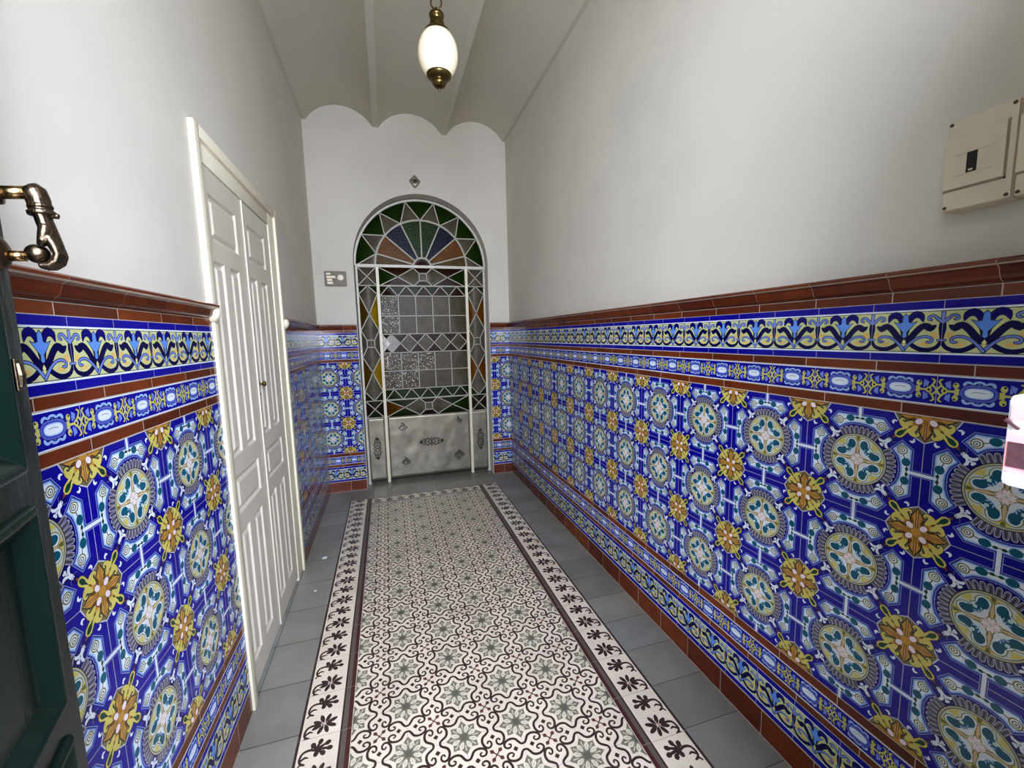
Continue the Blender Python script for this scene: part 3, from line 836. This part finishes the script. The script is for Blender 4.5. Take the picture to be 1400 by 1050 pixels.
# posts
for xx in (XA, XB_):
    mb = MB(); mb.box((xx-.015, GY-.028, 0), (xx+.015, GY+.01, zA-.012), .003); rel(mb.build('gate_post', FRAMEW), gate)
def sheet(x0, x1, z0, z1, name, parent, fold=False):
    nx = max(6, int((x1-x0)/.025)); nz = max(6, int((z1-z0)/.03)); vs = []; fs = []
    from mathutils import noise
    for j in range(nz+1):
        for i in range(nx+1):
            x = x0+(x1-x0)*i/nx; z = z0+(z1-z0)*j/nz; e = min(i, nx-i, j, nz-j)
            d = (noise.noise(Vector((x*7, z*7, 3.1)))*.006+noise.noise(Vector((x*17, z*19, 1.1)))*.003)*min(e/2, 1)
            if fold: d += .012*max(0, 1-abs((x-x0)-(z1-z)*.42)/.02)*min(e/2, 1)*(1 if z < (z0+z1)/2 else 0)
            vs.append((x, GY-.006+d, z))
    for j in range(nz):
        for i in range(nx): a = j*(nx+1)+i; fs.append((a, a+1, a+nx+2, a+nx+1))
    o = mesh_obj(name, vs, fs, SHEET, smooth=True)
    md = o.modifiers.new('thick', 'SOLIDIFY'); md.thickness = .002; md.offset = 1
    return o
def relief(strokes, parent, name, yoff=-.0225):
    mb = MB()
    for pts, w in strokes:
        mb.tube([(x, GY+yoff, z) for x, z in pts], w/2, 6)
    o = mb.build(name, RELIEF); return o
def under(o, par_world, par):   # par is child of gate with identity local transform
    o.parent = par; o.matrix_parent_inverse = Matrix.Translation(-Vector(par_world)); return o
def floral(cx, cz, horizontal, k=1.):
    S = []
    def T_(u, v): return (cx+u*k, cz+v*k) if horizontal else (cx+v*k, cz+u*k)
    for sx in (-1, 1):
        for sy in (-1, 1):
            for (a, b, r) in ((.03, .018, .016), (.065, .014, .013), (.095, .008, .009)):
                S.append(([T_(sx*(a+r*math.cos(t)*(1-t/12)), sy*(b+r*math.sin(t)*(1-t/12))) for t in [i*.7 for i in range(9)]], .006))
            S.append(([T_(0, sy*.01), T_(sx*.03, sy*.035), T_(sx*.06, sy*.03), T_(sx*.085, sy*.012), T_(sx*.115, 0)], .004))
        S.append(([T_(sx*.02, 0), T_(sx*.12, 0)], .004))
    S.append(([T_(0, -.04), T_(.012, -.02), T_(0, 0), T_(-.012, .02), T_(0, .04)], .005)); S.append(([T_(0, -.04), T_(-.012, -.02), T_(0, 0), T_(.012, .02), T_(0, .04)], .005))
    return S
def rhomb(cx, cz, r, blot=False):
    S = []
    for q in (r, r*.55):
        v = [(cx, cz+q), (cx+q, cz), (cx, cz-q), (cx-q, cz), (cx, cz+q)]; S.append((v, .010))
    S.append(([(cx-.008, cz), (cx, cz+.008), (cx+.008, cz), (cx, cz-.008), (cx-.008, cz)], .008))
    return S
# side panels
for side, (a, b) in enumerate(((X0+.008, XA-.014), (XB_+.014, X1-.008))):
    root = empty('side_panel', (0, 0, 0)); root.parent = gate; root.location = (0, 0, 0); rw = Vector((GC, GY, 0))
    m = (a+b)/2; it = []; br = []
    def add(poly, c): it.append((poly, c))
    add([(a, zI), (b, zI), (b, zB), (a, zB)], GGY)
    for z0, z1, zc in ((1.60, 1.955, 1.762), (.985, 1.32, 1.165)):      # amber triangles
        pass
    tz = [(zB, 1.962, 1.762, 1.60, 1.50), (zI+.0, .975, 1.170, 1.33, 1.44)]
    for top, e1, mid, e2, oc in tz:
        add([(a, top), (m, top), (a, e1)], GDG); add([(b, top), (m, top), (b, e1)], GDG)
        add([(a, e1), (m, mid), (a, e2)], GAM if side == 1 else GOL); add([(b, e1), (m, mid), (b, e2)], GAM if side == 1 else L3(150, 122, 20))
        br += [((m, top), (a, e1)), ((m, top), (b, e1)), ((a, e1), (m, mid)), ((b, e1), (m, mid)), ((m, mid), (a, e2)), ((m, mid), (b, e2))]
    h = .036; zc = 1.465
    br += [((m-h, zc-h), (m+h, zc-h)), ((m-h, zc+h), (m+h, zc+h)), ((m-h, zc-h), (m-h, zc+h)), ((m+h, zc-h), (m+h, zc+h)),
           ((m-h, zc+h), (a, 1.60)), ((m+h, zc+h), (b, 1.60)), ((m-h, zc-h), (a, 1.33)), ((m+h, zc-h), (b, 1.33))]
    for z0, z1 in ((zB, zA-.014), (zK, zI)):
        add([(a, z0), (b, z0), (b, z1), (a, z1)], GGY if z0 > 1 else GDK)
        if z0 < 1: add([(a, z0), (b, z0), (m, (z0+z1)/2)], GDG)
        br += [((a, z0), (b, z1)), ((a, z1), (b, z0)), ((a, z1), (b, z1)), ((a, z0), (b, z0))]
    pp = Pat(1, 1, GGY); pp.it = [([(a, zK), (b, zK), (b, zA-.014), (a, zA-.014)], GGY)]+it
    g = tile_mesh('side_glass', fixnormals([(pp.bake(), (0, GY+.004, 0), (1, 0, 0), (0, 0, 1))], (0, -1, 0)), GLASS); md = g.modifiers.new('thick', 'SOLIDIFY'); md.thickness = .004; md.offset = -1
    under(g, rw, root)
    mb = MB()
    for p_, q_ in br: bb(p_, q_, .009, .012)
    under(mb.build('glazing_bars', BARM), rw, root)
    under(sheet(a-.004, b+.004, .03, zK, 'kick_panel', root, fold=(side == 1)), rw, root)
    under(relief(floral(m, .375, False, 1.05), root, 'scroll_relief'), rw, root)
# the leaf in the middle
root = empty('gate_leaf', (0, 0, 0)); root.parent = gate; root.location = (0, 0, 0); rw = Vector((GC, GY, 0))
a, b = XA+.015, XB_-.015; m = (a+b)/2; it = []; br = []
def add(poly, c): it.append((poly, c))
def rowI(z0, z1, up):
    h = (z1-z0)*.21; zc = (z0+z1)/2; q = .17
    xl_, xr_ = a+(m-a)*.42, b-(m-a)*.42
    for sx, e, xx in ((-1, a, xl_), (1, b, xr_)):
        k = m+sx*.095
        add([(e, z0), (xx, zc), (e, z1)], (GGN if up else (L3(96, 62, 14) if sx < 0 else GGN)))
        add([(e, z1), (xx, zc), (k, z1)], GBR if up else GDG); add([(e, z0), (xx, zc), (k, z0)], GBR if up else GDG)
        add([(xx, zc), (k, z1), (m+sx*h, zc+h), (m+sx*h, zc-h), (k, z0)], GGY)
        br.extend([((e, z0), (k, z1)) if 0 else ((e, z0), (xx, zc)), ((e, z1), (xx, zc)), ((xx, zc), (k, z1)), ((xx, zc), (k, z0)), ((k, z1), (m+sx*h, zc+h)), ((k, z0), (m+sx*h, zc-h)), ((m+sx*h, zc-h), (m+sx*h, zc+h))])
    add([(m-.095, z1), (m+.095, z1), (m+h, zc+h), (m-h, zc+h)], GBR); add([(m-.095, z0), (m+.095, z0), (m+h, zc-h), (m-h, zc-h)], GDK)
    add([(m-h, zc-h), (m+h, zc-h), (m+h, zc+h), (m-h, zc+h)], GGY)
    br.extend([((m-h, zc+h), (m+h, zc+h)), ((m-h, zc-h), (m+h, zc-h))])
rowI(zB, zA-.014, True); rowI(zK, zI, False)
n5 = 5; dx = (b-a)/n5
for z0, z1, c0, c1 in ((zC, zB, GBR, GDG), (zI, zH, GDG, GDG)):
    add([(a, z0), (b, z0), (b, z1), (a, z1)], c1)
    for i in range(n5):
        x = a+i*dx; add([(x, z0), (x+dx, z0), (x+dx/2, z1)], c0)
        br += [((x, z0), (x+dx/2, z1)), ((x+dx, z0), (x+dx/2, z1))]
for z0, z1 in ((zD, zC), (zE, zD), (zG, zF), (zH, zG)):
    for i in range(n5):
        x = a+i*dx; c = GGY
        v = random.uniform(.9, 1.1)
        add([(x, z0), (x+dx, z0), (x+dx, z1), (x, z1)], tuple(q*v for q in c))
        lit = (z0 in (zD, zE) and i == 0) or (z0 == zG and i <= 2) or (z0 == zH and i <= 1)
        if lit:      # rippled cathedral glass; sparkle of patio light painted on as pale and dark specks
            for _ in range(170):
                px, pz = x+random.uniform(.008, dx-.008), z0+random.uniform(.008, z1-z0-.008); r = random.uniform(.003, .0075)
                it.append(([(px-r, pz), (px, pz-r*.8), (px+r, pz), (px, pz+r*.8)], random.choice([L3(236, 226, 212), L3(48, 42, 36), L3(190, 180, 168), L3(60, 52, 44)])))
        if i: br.append(((x, z0), (x, z1)))
add([(a, zF), (b, zF), (b, zE), (a, zE)], GBR)
for i in range(n5):
    x = a+i*dx; zc = (zE+zF)/2
    add([(x, zc), (x+dx/2, zF), (x+dx, zc), (x+dx/2, zE)], GGY if i else GLT)
    br += [((x, zc), (x+dx/2, zF)), ((x+dx/2, zF), (x+dx, zc)), ((x+dx, zc), (x+dx/2, zE)), ((x+dx/2, zE), (x, zc))]
add([(a, zF), (a+.07, (zE+zF)/2), (a, zE)], L3(236, 232, 222))
for z in (zB, zC, zD, zE, zF, zG, zH, zI): br.append(((a, z), (b, z)))
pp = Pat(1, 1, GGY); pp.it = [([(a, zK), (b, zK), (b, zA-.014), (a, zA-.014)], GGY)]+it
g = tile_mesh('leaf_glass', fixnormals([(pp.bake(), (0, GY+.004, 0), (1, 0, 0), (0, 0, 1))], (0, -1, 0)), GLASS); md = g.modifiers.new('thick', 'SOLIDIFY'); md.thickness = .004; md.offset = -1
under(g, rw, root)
mb = MB()
for p_, q_ in br: bb(p_, q_, .009, .012)
for z, w in ((zI, .014), (zB, .013)): bb((a, z), (b, z), w, .016)
under(mb.build('glazing_bars', BARM), rw, root)
under(sheet(a-.004, b+.004, .035, zK, 'kick_panel', root), rw, root)
under(relief(floral(m+.01, .40, True, 1.15), root, 'scroll_relief'), rw, root)
for qx, qz in ((a+.14, .575), (b-.14, .60), (a+.155, .20), (b-.13, .22)):
    under(relief(rhomb(qx, qz, .054), root, 'diamond_relief'), rw, root)
mb = MB(); mb.tube([(a+.035, GY-.006, 1.20), (a+.035, GY-.04, 1.205), (a+.035, GY-.04, 1.325), (a+.035, GY-.006, 1.33)], .006, 10)
k = under(mb.build('handle', FRAMEW, smooth=True), rw, root); k['label'] = 'white pull handle'

# dim patio behind the gate
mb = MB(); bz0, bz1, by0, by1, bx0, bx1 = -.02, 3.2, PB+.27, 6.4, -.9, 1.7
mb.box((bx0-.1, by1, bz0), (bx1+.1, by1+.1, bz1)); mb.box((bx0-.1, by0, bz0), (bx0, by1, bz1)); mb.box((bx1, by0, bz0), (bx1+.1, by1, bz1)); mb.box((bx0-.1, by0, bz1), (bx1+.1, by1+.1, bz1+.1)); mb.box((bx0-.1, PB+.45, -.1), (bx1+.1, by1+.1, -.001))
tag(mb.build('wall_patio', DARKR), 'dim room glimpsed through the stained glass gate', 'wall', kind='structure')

# ------------------------------------------------------------------ pendant lamp
lx, ly = .326, 2.25
lamp = empty('pendant_lamp', (lx, ly, 3.63), 'antique brass pendant lamp with white opal glass egg shade hanging from the vault', 'lamp')
def lp(o): return rel(o, lamp)
mb = MB(); mb.lathe([(0, 0), (.05, 0), (.052, -.012), (.03, -.03), (.012, -.042), (0, -.045)][::-1], (lx, ly, zceil(lx)+.002), seg=28); lp(mb.build('ceiling_rose', BRASS, smooth=True))
mb = MB()
z = 3.198; i = 0
while z < 3.60:
    mb.torus((lx, ly, z), .018, .0028, axis=((1, 0, 0) if i % 2 else (0, 1, 0)), seg=20, sseg=8); z += .0305; i += 1
lp(mb.build('chain', BRASS, smooth=True))
mb = MB(); mb.torus((lx, ly, 3.150), .0265, .0036, axis=(.25, 1, 0)); mb.tube([(lx, ly, 3.115), (lx, ly, 3.128)], .006, 10); lp(mb.build('hanging_ring', BRASS, smooth=True))
mb = MB(); mb.lathe([(0, 3.118), (.014, 3.116), (.018, 3.108), (.034, 3.102), (.037, 3.094), (.034, 3.084), (.022, 3.078), (.024, 3.073), (.033, 3.068), (.035, 3.058), (.033, 3.036), (.030, 3.030), (.044, 3.032), (.060, 3.022), (.068, 3.004), (.066, 2.998), (.05, 3.004), (0, 3.012)][::-1], (lx, ly, 0)); lp(mb.build('top_cap', BRASS, smooth=True))
pr = []
for i in range(33):
    t = PI*i/32; zz = math.cos(t); r = math.sin(t); pr.append((.0985*r, 2.916+.121*zz))
mb = MB(); mb.lathe(pr[::-1], (lx, ly, 0), seg=48); lp(mb.build('glass_shade', OPAL, smooth=True))
mb = MB(); mb.lathe([(0, 2.762), (.012, 2.763), (.026, 2.768), (.034, 2.778), (.035, 2.790), (.030, 2.795), (.034, 2.799), (.050, 2.803), (.060, 2.812), (.063, 2.824), (.059, 2.827), (.05, 2.82), (0, 2.812)], (lx, ly, 0)); lp(mb.build('bottom_cap', BRASS, smooth=True))
mb = MB(); mb.torus((lx, ly, 2.752), .0068, .002, axis=(0, 1, 0), seg=16, sseg=6); mb.tube([(lx, ly, 2.757), (lx, ly, 2.765)], .003, 8); lp(mb.build('finial_ring', BRASS, smooth=True))

# ------------------------------------------------------------------ fuse boxes on the right wall
def fuse_box(y0, y1, z0, z1, label):
    xw = PR; xf = 1.226
    root = empty('fuse_box', (xw, (y0+y1)/2, z0), label, 'fuse box', group=None)
    mb = MB(); mb.box((xw, y0, z0), (xf+.006, y1, z1), .003); rel(mb.build('back_box', PLAST), root)
    mb = MB(); mb.box((xf+.008, y0+.001, z0+.001), (xf, y1-.001, z1-.001), .0025)
    c = rel(mb.build('cover', PLAST), root)
    w = y1-y0
    # hinged flap: y decreases towards the camera (right in view)
    fz0, fz1, fy0, fy1 = z0+.046, z1-.036, y0+.014, y1-.001
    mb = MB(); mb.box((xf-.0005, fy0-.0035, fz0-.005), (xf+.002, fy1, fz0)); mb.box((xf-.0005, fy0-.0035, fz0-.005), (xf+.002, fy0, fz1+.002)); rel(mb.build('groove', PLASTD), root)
    mb = MB(); mb.box((xf-.003, fy0, fz0), (xf+.003, fy1, fz1), .0012)
    for zz in (fz0+.026, fz0+.070): mb.box((xf-.0042, fy0+.018, zz-.0008), (xf-.002, fy1-.016, zz+.0008))
    fo = rel(mb.build('flap', PLAST), root)
    mb = MB(); ym = (fy0+fy1)/2+.002; mb.box((xf-.0036, ym-.0085, fz0+.027), (xf-.001, ym+.0085, fz0+.069)); rel(mb.build('breaker_slot', BLACK), root)
    mb = MB(); mb.box((xf-.0045, ym-.003, fz0+.030), (xf-.003, ym+.004, fz0+.034)); rel(mb.build('breaker_lever', PLAST), root)
    for yy in (y0+.007, y1-.007):
        for zz in (z0+.008, z1-.008):
            mb = MB(); mb.lathe([(.0034, 0), (.0036, .0012), (.0028, .002), (0, .0021)], (xf, yy, zz), seg=14, axis=(-1, 0, 0)); mb.box((xf-.0025, yy-.0004, zz-.003), (xf-.0018, yy+.0004, zz+.003))
            rel(mb.build('screw', SCREW), root)
fuse_box(.550, .662, 1.771, 1.963, 'cream plastic fuse box with black breaker slot, wholly in view on the right wall')
fuse_box(.432, .5475, 1.771, 1.963, 'cream plastic fuse box nearest the street door, cut off by the picture edge')

# ------------------------------------------------------------------ switch plate and ornament on the end wall
sw = empty('intercom_plate', (-.43, PB, 2.02), 'taupe wall plate with ivory buttons and a round dial left of the arch', 'wall plate')
mb = MB(); mb.box((-.526, PB-.016, 2.020), (-.334, PB, 2.157), .004); rel(mb.build('plate', TAUPE), sw)
for x0, x1, z0, z1 in ((-.510, -.470, 2.122, 2.142), (-.508, -.428, 2.092, 2.114), (-.504, -.458, 2.064, 2.088), (-.504, -.452, 2.036, 2.060)):
    mb = MB(); mb.box((x0, PB-.028, z0), (x1, PB-.014, z1), .003); rel(mb.build('button', CREAMB), sw)
mb = MB(); mb.lathe([(.028, 0), (.028, .008), (.024, .013), (0, .014)], (-.385, PB-.014, 2.098), seg=28, axis=(0, -1, 0)); rel(mb.build('dial', CREAMB, smooth=False), sw)
orn = empty('wall_ornament', (.349, PB, 2.97), 'small pierced grey metal diamond ornament above the arch', 'ornament')
mb = MB(); ox, oz = .349, 3.027
mb.bar((ox, PB-.006, oz-.040), (ox, PB-.006, oz+.042), .010, .010)
rh = [(0, .055), (.022, .032), (.048, .004), (.028, -.026), (0, -.056), (-.028, -.026), (-.048, .004), (-.022, .032)]
for (x0, z0), (x1, z1) in zip(rh, rh[1:]+rh[:1]): mb.bar((ox+x0, PB-.006, oz+z0), (ox+x1, PB-.006, oz+z1), .012, .012)
for (x0, z0), (x1, z1) in (((-.04, 0), (.04, .012)), ((-.035, .014), (.035, .002)), ((-.03, .02), (.03, .02)), ((-.03, -.012), (.03, -.006))): mb.bar((ox+x0, PB-.006, oz+z0), (ox+x1, PB-.006, oz+z1), .012, .010)
rel(mb.build('pierced_plate', IRONM), orn)
mb = MB(); mb.lathe([(.012, 0), (.012, .006), (.006, .012), (0, .013)], (ox, PB-.01, oz-.03), seg=14, axis=(0, -1, 0)); rel(mb.build('boss', CREAMB, smooth=True), orn)

# ------------------------------------------------------------------ green street door, left leaf (open)
E0 = Vector((-.488, .753, 0)); dv = Vector((-.264, .965, 0)).normalized(); nv = Vector((dv.y, -dv.x, 0))
WL = .640; th = math.atan2(dv.y, dv.x)
hinge = E0-dv*WL
d3 = empty('door_3', hinge, 'open dark green panelled street door leaf with a bronze hand knocker', 'door', 'structure')
d3.rotation_euler = (0, 0, th)        # local x runs along the leaf, local -y faces the hall
gs = [(0, 0), (.001, -.006), (.006, -.009), (.011, -.009), (.016, -.006), (.032, .007), (.036, .009), (.046, .009)]
mb = leaf_mesh(WL, 2.62, .042, [(.10, 1.79, WL-.062, 2.50), (.10, 1.33, WL-.056, 1.60), (.10, .985, WL-.050, 1.285), (.10, .18, WL-.050, .94)], gs, both=True)
o = mb.build('door_leaf', GREEND, d3); o.location = (0, 0, .02)
bev = o.modifiers.new('soft', 'BEVEL'); bev.width = .002; bev.limit_method = 'ANGLE'; bev.angle_limit = R(25); bev.segments = 2
# rim bolt keep near the free edge
mb = MB(); mb.box((WL-.034, -.003, 1.458), (WL-.020, 0, 1.502), .0015); mb.tube([(WL-.027, -.003, 1.464), (WL-.027, -.004, 1.480), (WL-.027, -.003, 1.496)], [.004, .0055, .004], 10)
o = mb.build('bolt_keep', BRONZE, d3, smooth=False)
# knocker in door coordinates: (u along leaf, n out of the door, z)
KU = WL-.030
kn = empty('door_knocker', (KU, 0, 1.68)); kn.parent = d3; kn['label'] = 'worn bronze knocker shaped as a hand holding a ball'
def kp(n, z, u=0.): return (u, -n, z-1.68)
mb = MB(); mb.lathe([(.020, 0), (.021, .003), (.017, .006), (.011, .009), (.010, .014), (0, .015)], kp(0, 1.712), seg=24, axis=(0, -1, 0)); mb.build('pivot_plate', BRONZE, kn, smooth=True)
mb = MB(); mb.tube([kp(.008, 1.716), kp(.040, 1.7205)], .0082, 18); mb.build('pivot_rod', BRASSB, kn, smooth=True)
mb = MB(); mb.lathe([(.022, 0), (.023, .004), (.018, .009), (.012, .012), (0, .013)], kp(0, 1.640), seg=24, axis=(0, -1, 0)); mb.build('strike_plate', BRONZE, kn, smooth=True)
mb = MB(); mb.tube([kp(.010, 1.637), kp(.0275, 1.6375)], .0068, 18); mb.build('strike_stud', BRASSB, kn, smooth=True)
mb = MB(); mb.lathe([(.0125*math.sin(PI*i/16), -.0125*math.cos(PI*i/16)) for i in range(17)], kp(.0385, 1.6415), seg=26); mb.build('ball', BRONZE, kn, smooth=True)
mb = MB(); side = (1, 0, 0)
mb.tube([kp(.040, 1.727), kp(.044, 1.722), kp(.0465, 1.712), kp(.0475, 1.702), kp(.048, 1.695)], [.010, .0125, .0122, .0115, .012], 18, 1.15, side)      # cuff
mb.tube([kp(.0478, 1.6975), kp(.0482, 1.6925)], [.0140, .0140], 18, 1.15, side)
mb.tube([kp(.0475, 1.7045), kp(.0478, 1.7015)], [.0127, .0127], 18, 1.15, side)
mb.tube([kp(.058, 1.694), kp(.0645, 1.6925)], [.0045, .0035], 10)
mb.tube([kp(.048, 1.693), kp(.0505, 1.680), kp(.054, 1.665), kp(.0575, 1.652), kp(.058, 1.644)], [.0085, .0088, .0086, .0078, .006], 16, 1.7, side)    # back of the hand
for j, (uu, ln) in enumerate(((-.0125, .90), (-.0045, 1.0), (.0040, .98), (.0120, .85))):
    fp = [(.054, 1.663), (.0585, 1.650), (.0605, 1.641), (.0575, 1.6315), (.050, 1.6255), (.042, 1.6245)]
    fp = fp[:5]+[(.050+(.042-.050)*ln*1.2, 1.6255-.001*ln)]
    mb.tube([kp(n, z, uu) for n, z in fp], [.0052, .0050, .0048, .0046, .0042, .0034], 12)
mb.tube([kp(.0515, 1.676, -.010), kp(.0505, 1.667, -.0135), kp(.0485, 1.658, -.0130), kp(.0455, 1.652, -.009)], [.0065, .006, .0055, .0045], 12)
h = mb.build('hand', BRONZE, kn, smooth=True)
rm = h.modifiers.new('fuse', 'REMESH'); rm.mode = 'VOXEL'; rm.voxel_size = .0009; rm.use_smooth_shade = True
sm = h.modifiers.new('soft', 'SMOOTH'); sm.iterations = 3; sm.factor = .5

# right leaf, shut, beside the photographer, with its white latch
d4 = empty('door_4', (1.0, .10, 0), 'shut dark green street door leaf at the right edge with a white metal latch', 'door', 'structure')
RX = .452
mb = leaf_mesh(1.0-RX, 2.60, .042, [(.06, 1.76, .47, 2.48), (.06, 1.12, .47, 1.62), (.06, .18, .47, .98)], gs, both=True)
o = mb.build('door_leaf', GREEND, d4); o.location = (0, .042, .01); o.rotation_euler = (0, 0, PI)
# latch: sits on the leaf edge, reaches towards the doorway centre
lt = empty('latch_case', (0, 0, 0)); lt.parent = d4; lt.location = (0, 0, 0); lt['label'] = 'metal latch case coloured sunlit white, with pinkish worn slots'
def l4(o): o.parent = lt; o.matrix_parent_inverse = Matrix.Translation(-Vector((1.0, .10, 0))); return o
LXa, LXb, LYa, LYb, LZa, LZb = .352, RX+.01, .118, .150, 1.420, 1.476
mb = MB(); mb.box((LXa, LYa, LZa), (LXb, LYb, LZb), .004); l4(mb.build('case', SUNWHITE))
mb = MB(); mb.box((LXa-.0006, .136, LZa+.010), (LXa+.001, .1480, LZa+.033)); mb.box((LXa-.0006, .136, LZa+.0415), (LXa+.001, .1472, LZa+.051)); l4(mb.build('worn_patch', PINK))
mb = MB(); mb.box((LXa-.0012, .136, LZa+.013), (LXa+.0005, .1468, LZa+.028)); mb.bar((LXa-.0005, .1492, LZa+.041), (LXa-.0005, .143, LZa+.036), .0016, .002, up=(1, 0, 0)); l4(mb.build('latch_slot', SLOT))

# ------------------------------------------------------------------ paint flakes on the floor
for i, (x, y, r, lab) in enumerate(((-.50, 3.02, .022, 'flat white paint flake on the grey slabs near the door frame foot'), (-.50, 2.62, .010, 'tiny white paint flake on the grey slabs before the double door'))):
    n = 9; vs = [(x+r*random.uniform(.6, 1.1)*math.cos(2*PI*k/n), y+r*.8*random.uniform(.6, 1.1)*math.sin(2*PI*k/n), .0004) for k in range(n)]
    vs += [(vx, vy, .0022+random.uniform(0, .0015)) for vx, vy, _ in vs]
    fs = [list(range(n))[::-1], [n+k for k in range(n)]]+[(k, (k+1) % n, n+(k+1) % n, n+k) for k in range(n)]
    tag(mesh_obj('paint_flake', vs, fs, FLAKE), lab, 'debris', 'paint flakes')

# ------------------------------------------------------------------ light
def area(name, loc, rot, sx, sy, power, col):
    l = bpy.data.lights.new(name, 'AREA'); l.shape = 'RECTANGLE'; l.size = sx; l.size_y = sy; l.energy = power; l.color = col
    o = bpy.data.objects.new(name, l); o.location = loc; o.rotation_euler = rot; link(o); return o
area('doorway_daylight', (.05, -1.0, 2.35), (R(66), 0, 0), 2.0, 2.2, 300, (.83, .90, 1.09))
area('patio_daylight', (-.5, 5.6, 2.9), (R(0), 0, 0), .8, .8, 2.5, (1., .93, .8))
w = bpy.data.worlds.new('sky'); sc.world = w; w.use_nodes = True; nt = w.node_tree
bgn = nt.nodes['Background']; sky = nt.nodes.new('ShaderNodeTexSky'); sky.sky_type = 'NISHITA'; sky.sun_elevation = R(50); sky.sun_rotation = R(60); sky.sun_disc = False
nt.links.new(sky.outputs['Color'], bgn.inputs['Color']); bgn.inputs['Strength'].default_value = .35

# ------------------------------------------------------------------ camera
yaw, pit, rol = .28919, -.11679, -.02378
cy_, sy_, cp_, sp_, cr_, sr_ = math.cos(yaw), math.sin(yaw), math.cos(pit), math.sin(pit), math.cos(rol), math.sin(rol)
f = Vector((sy_*cp_, cy_*cp_, sp_)); rt = Vector((cy_, -sy_, 0)); up = rt.cross(f)
r2 = rt*cr_+up*sr_; u2 = -rt*sr_+up*cr_
cam = bpy.data.cameras.new('camera'); cam.sensor_width = 36; cam.lens = 567.918/1400*36; cam.clip_start = .02
co = bpy.data.objects.new('camera', cam); link(co)
co.matrix_world = Matrix(((r2.x, u2.x, -f.x, 0), (r2.y, u2.y, -f.y, 0), (r2.z, u2.z, -f.z, CAMZ), (0, 0, 0, 1)))
sc.camera = co
sc.view_settings.view_transform = 'Standard'
sc.view_settings.look = 'Medium High Contrast'
sc.view_settings.exposure = 0.18
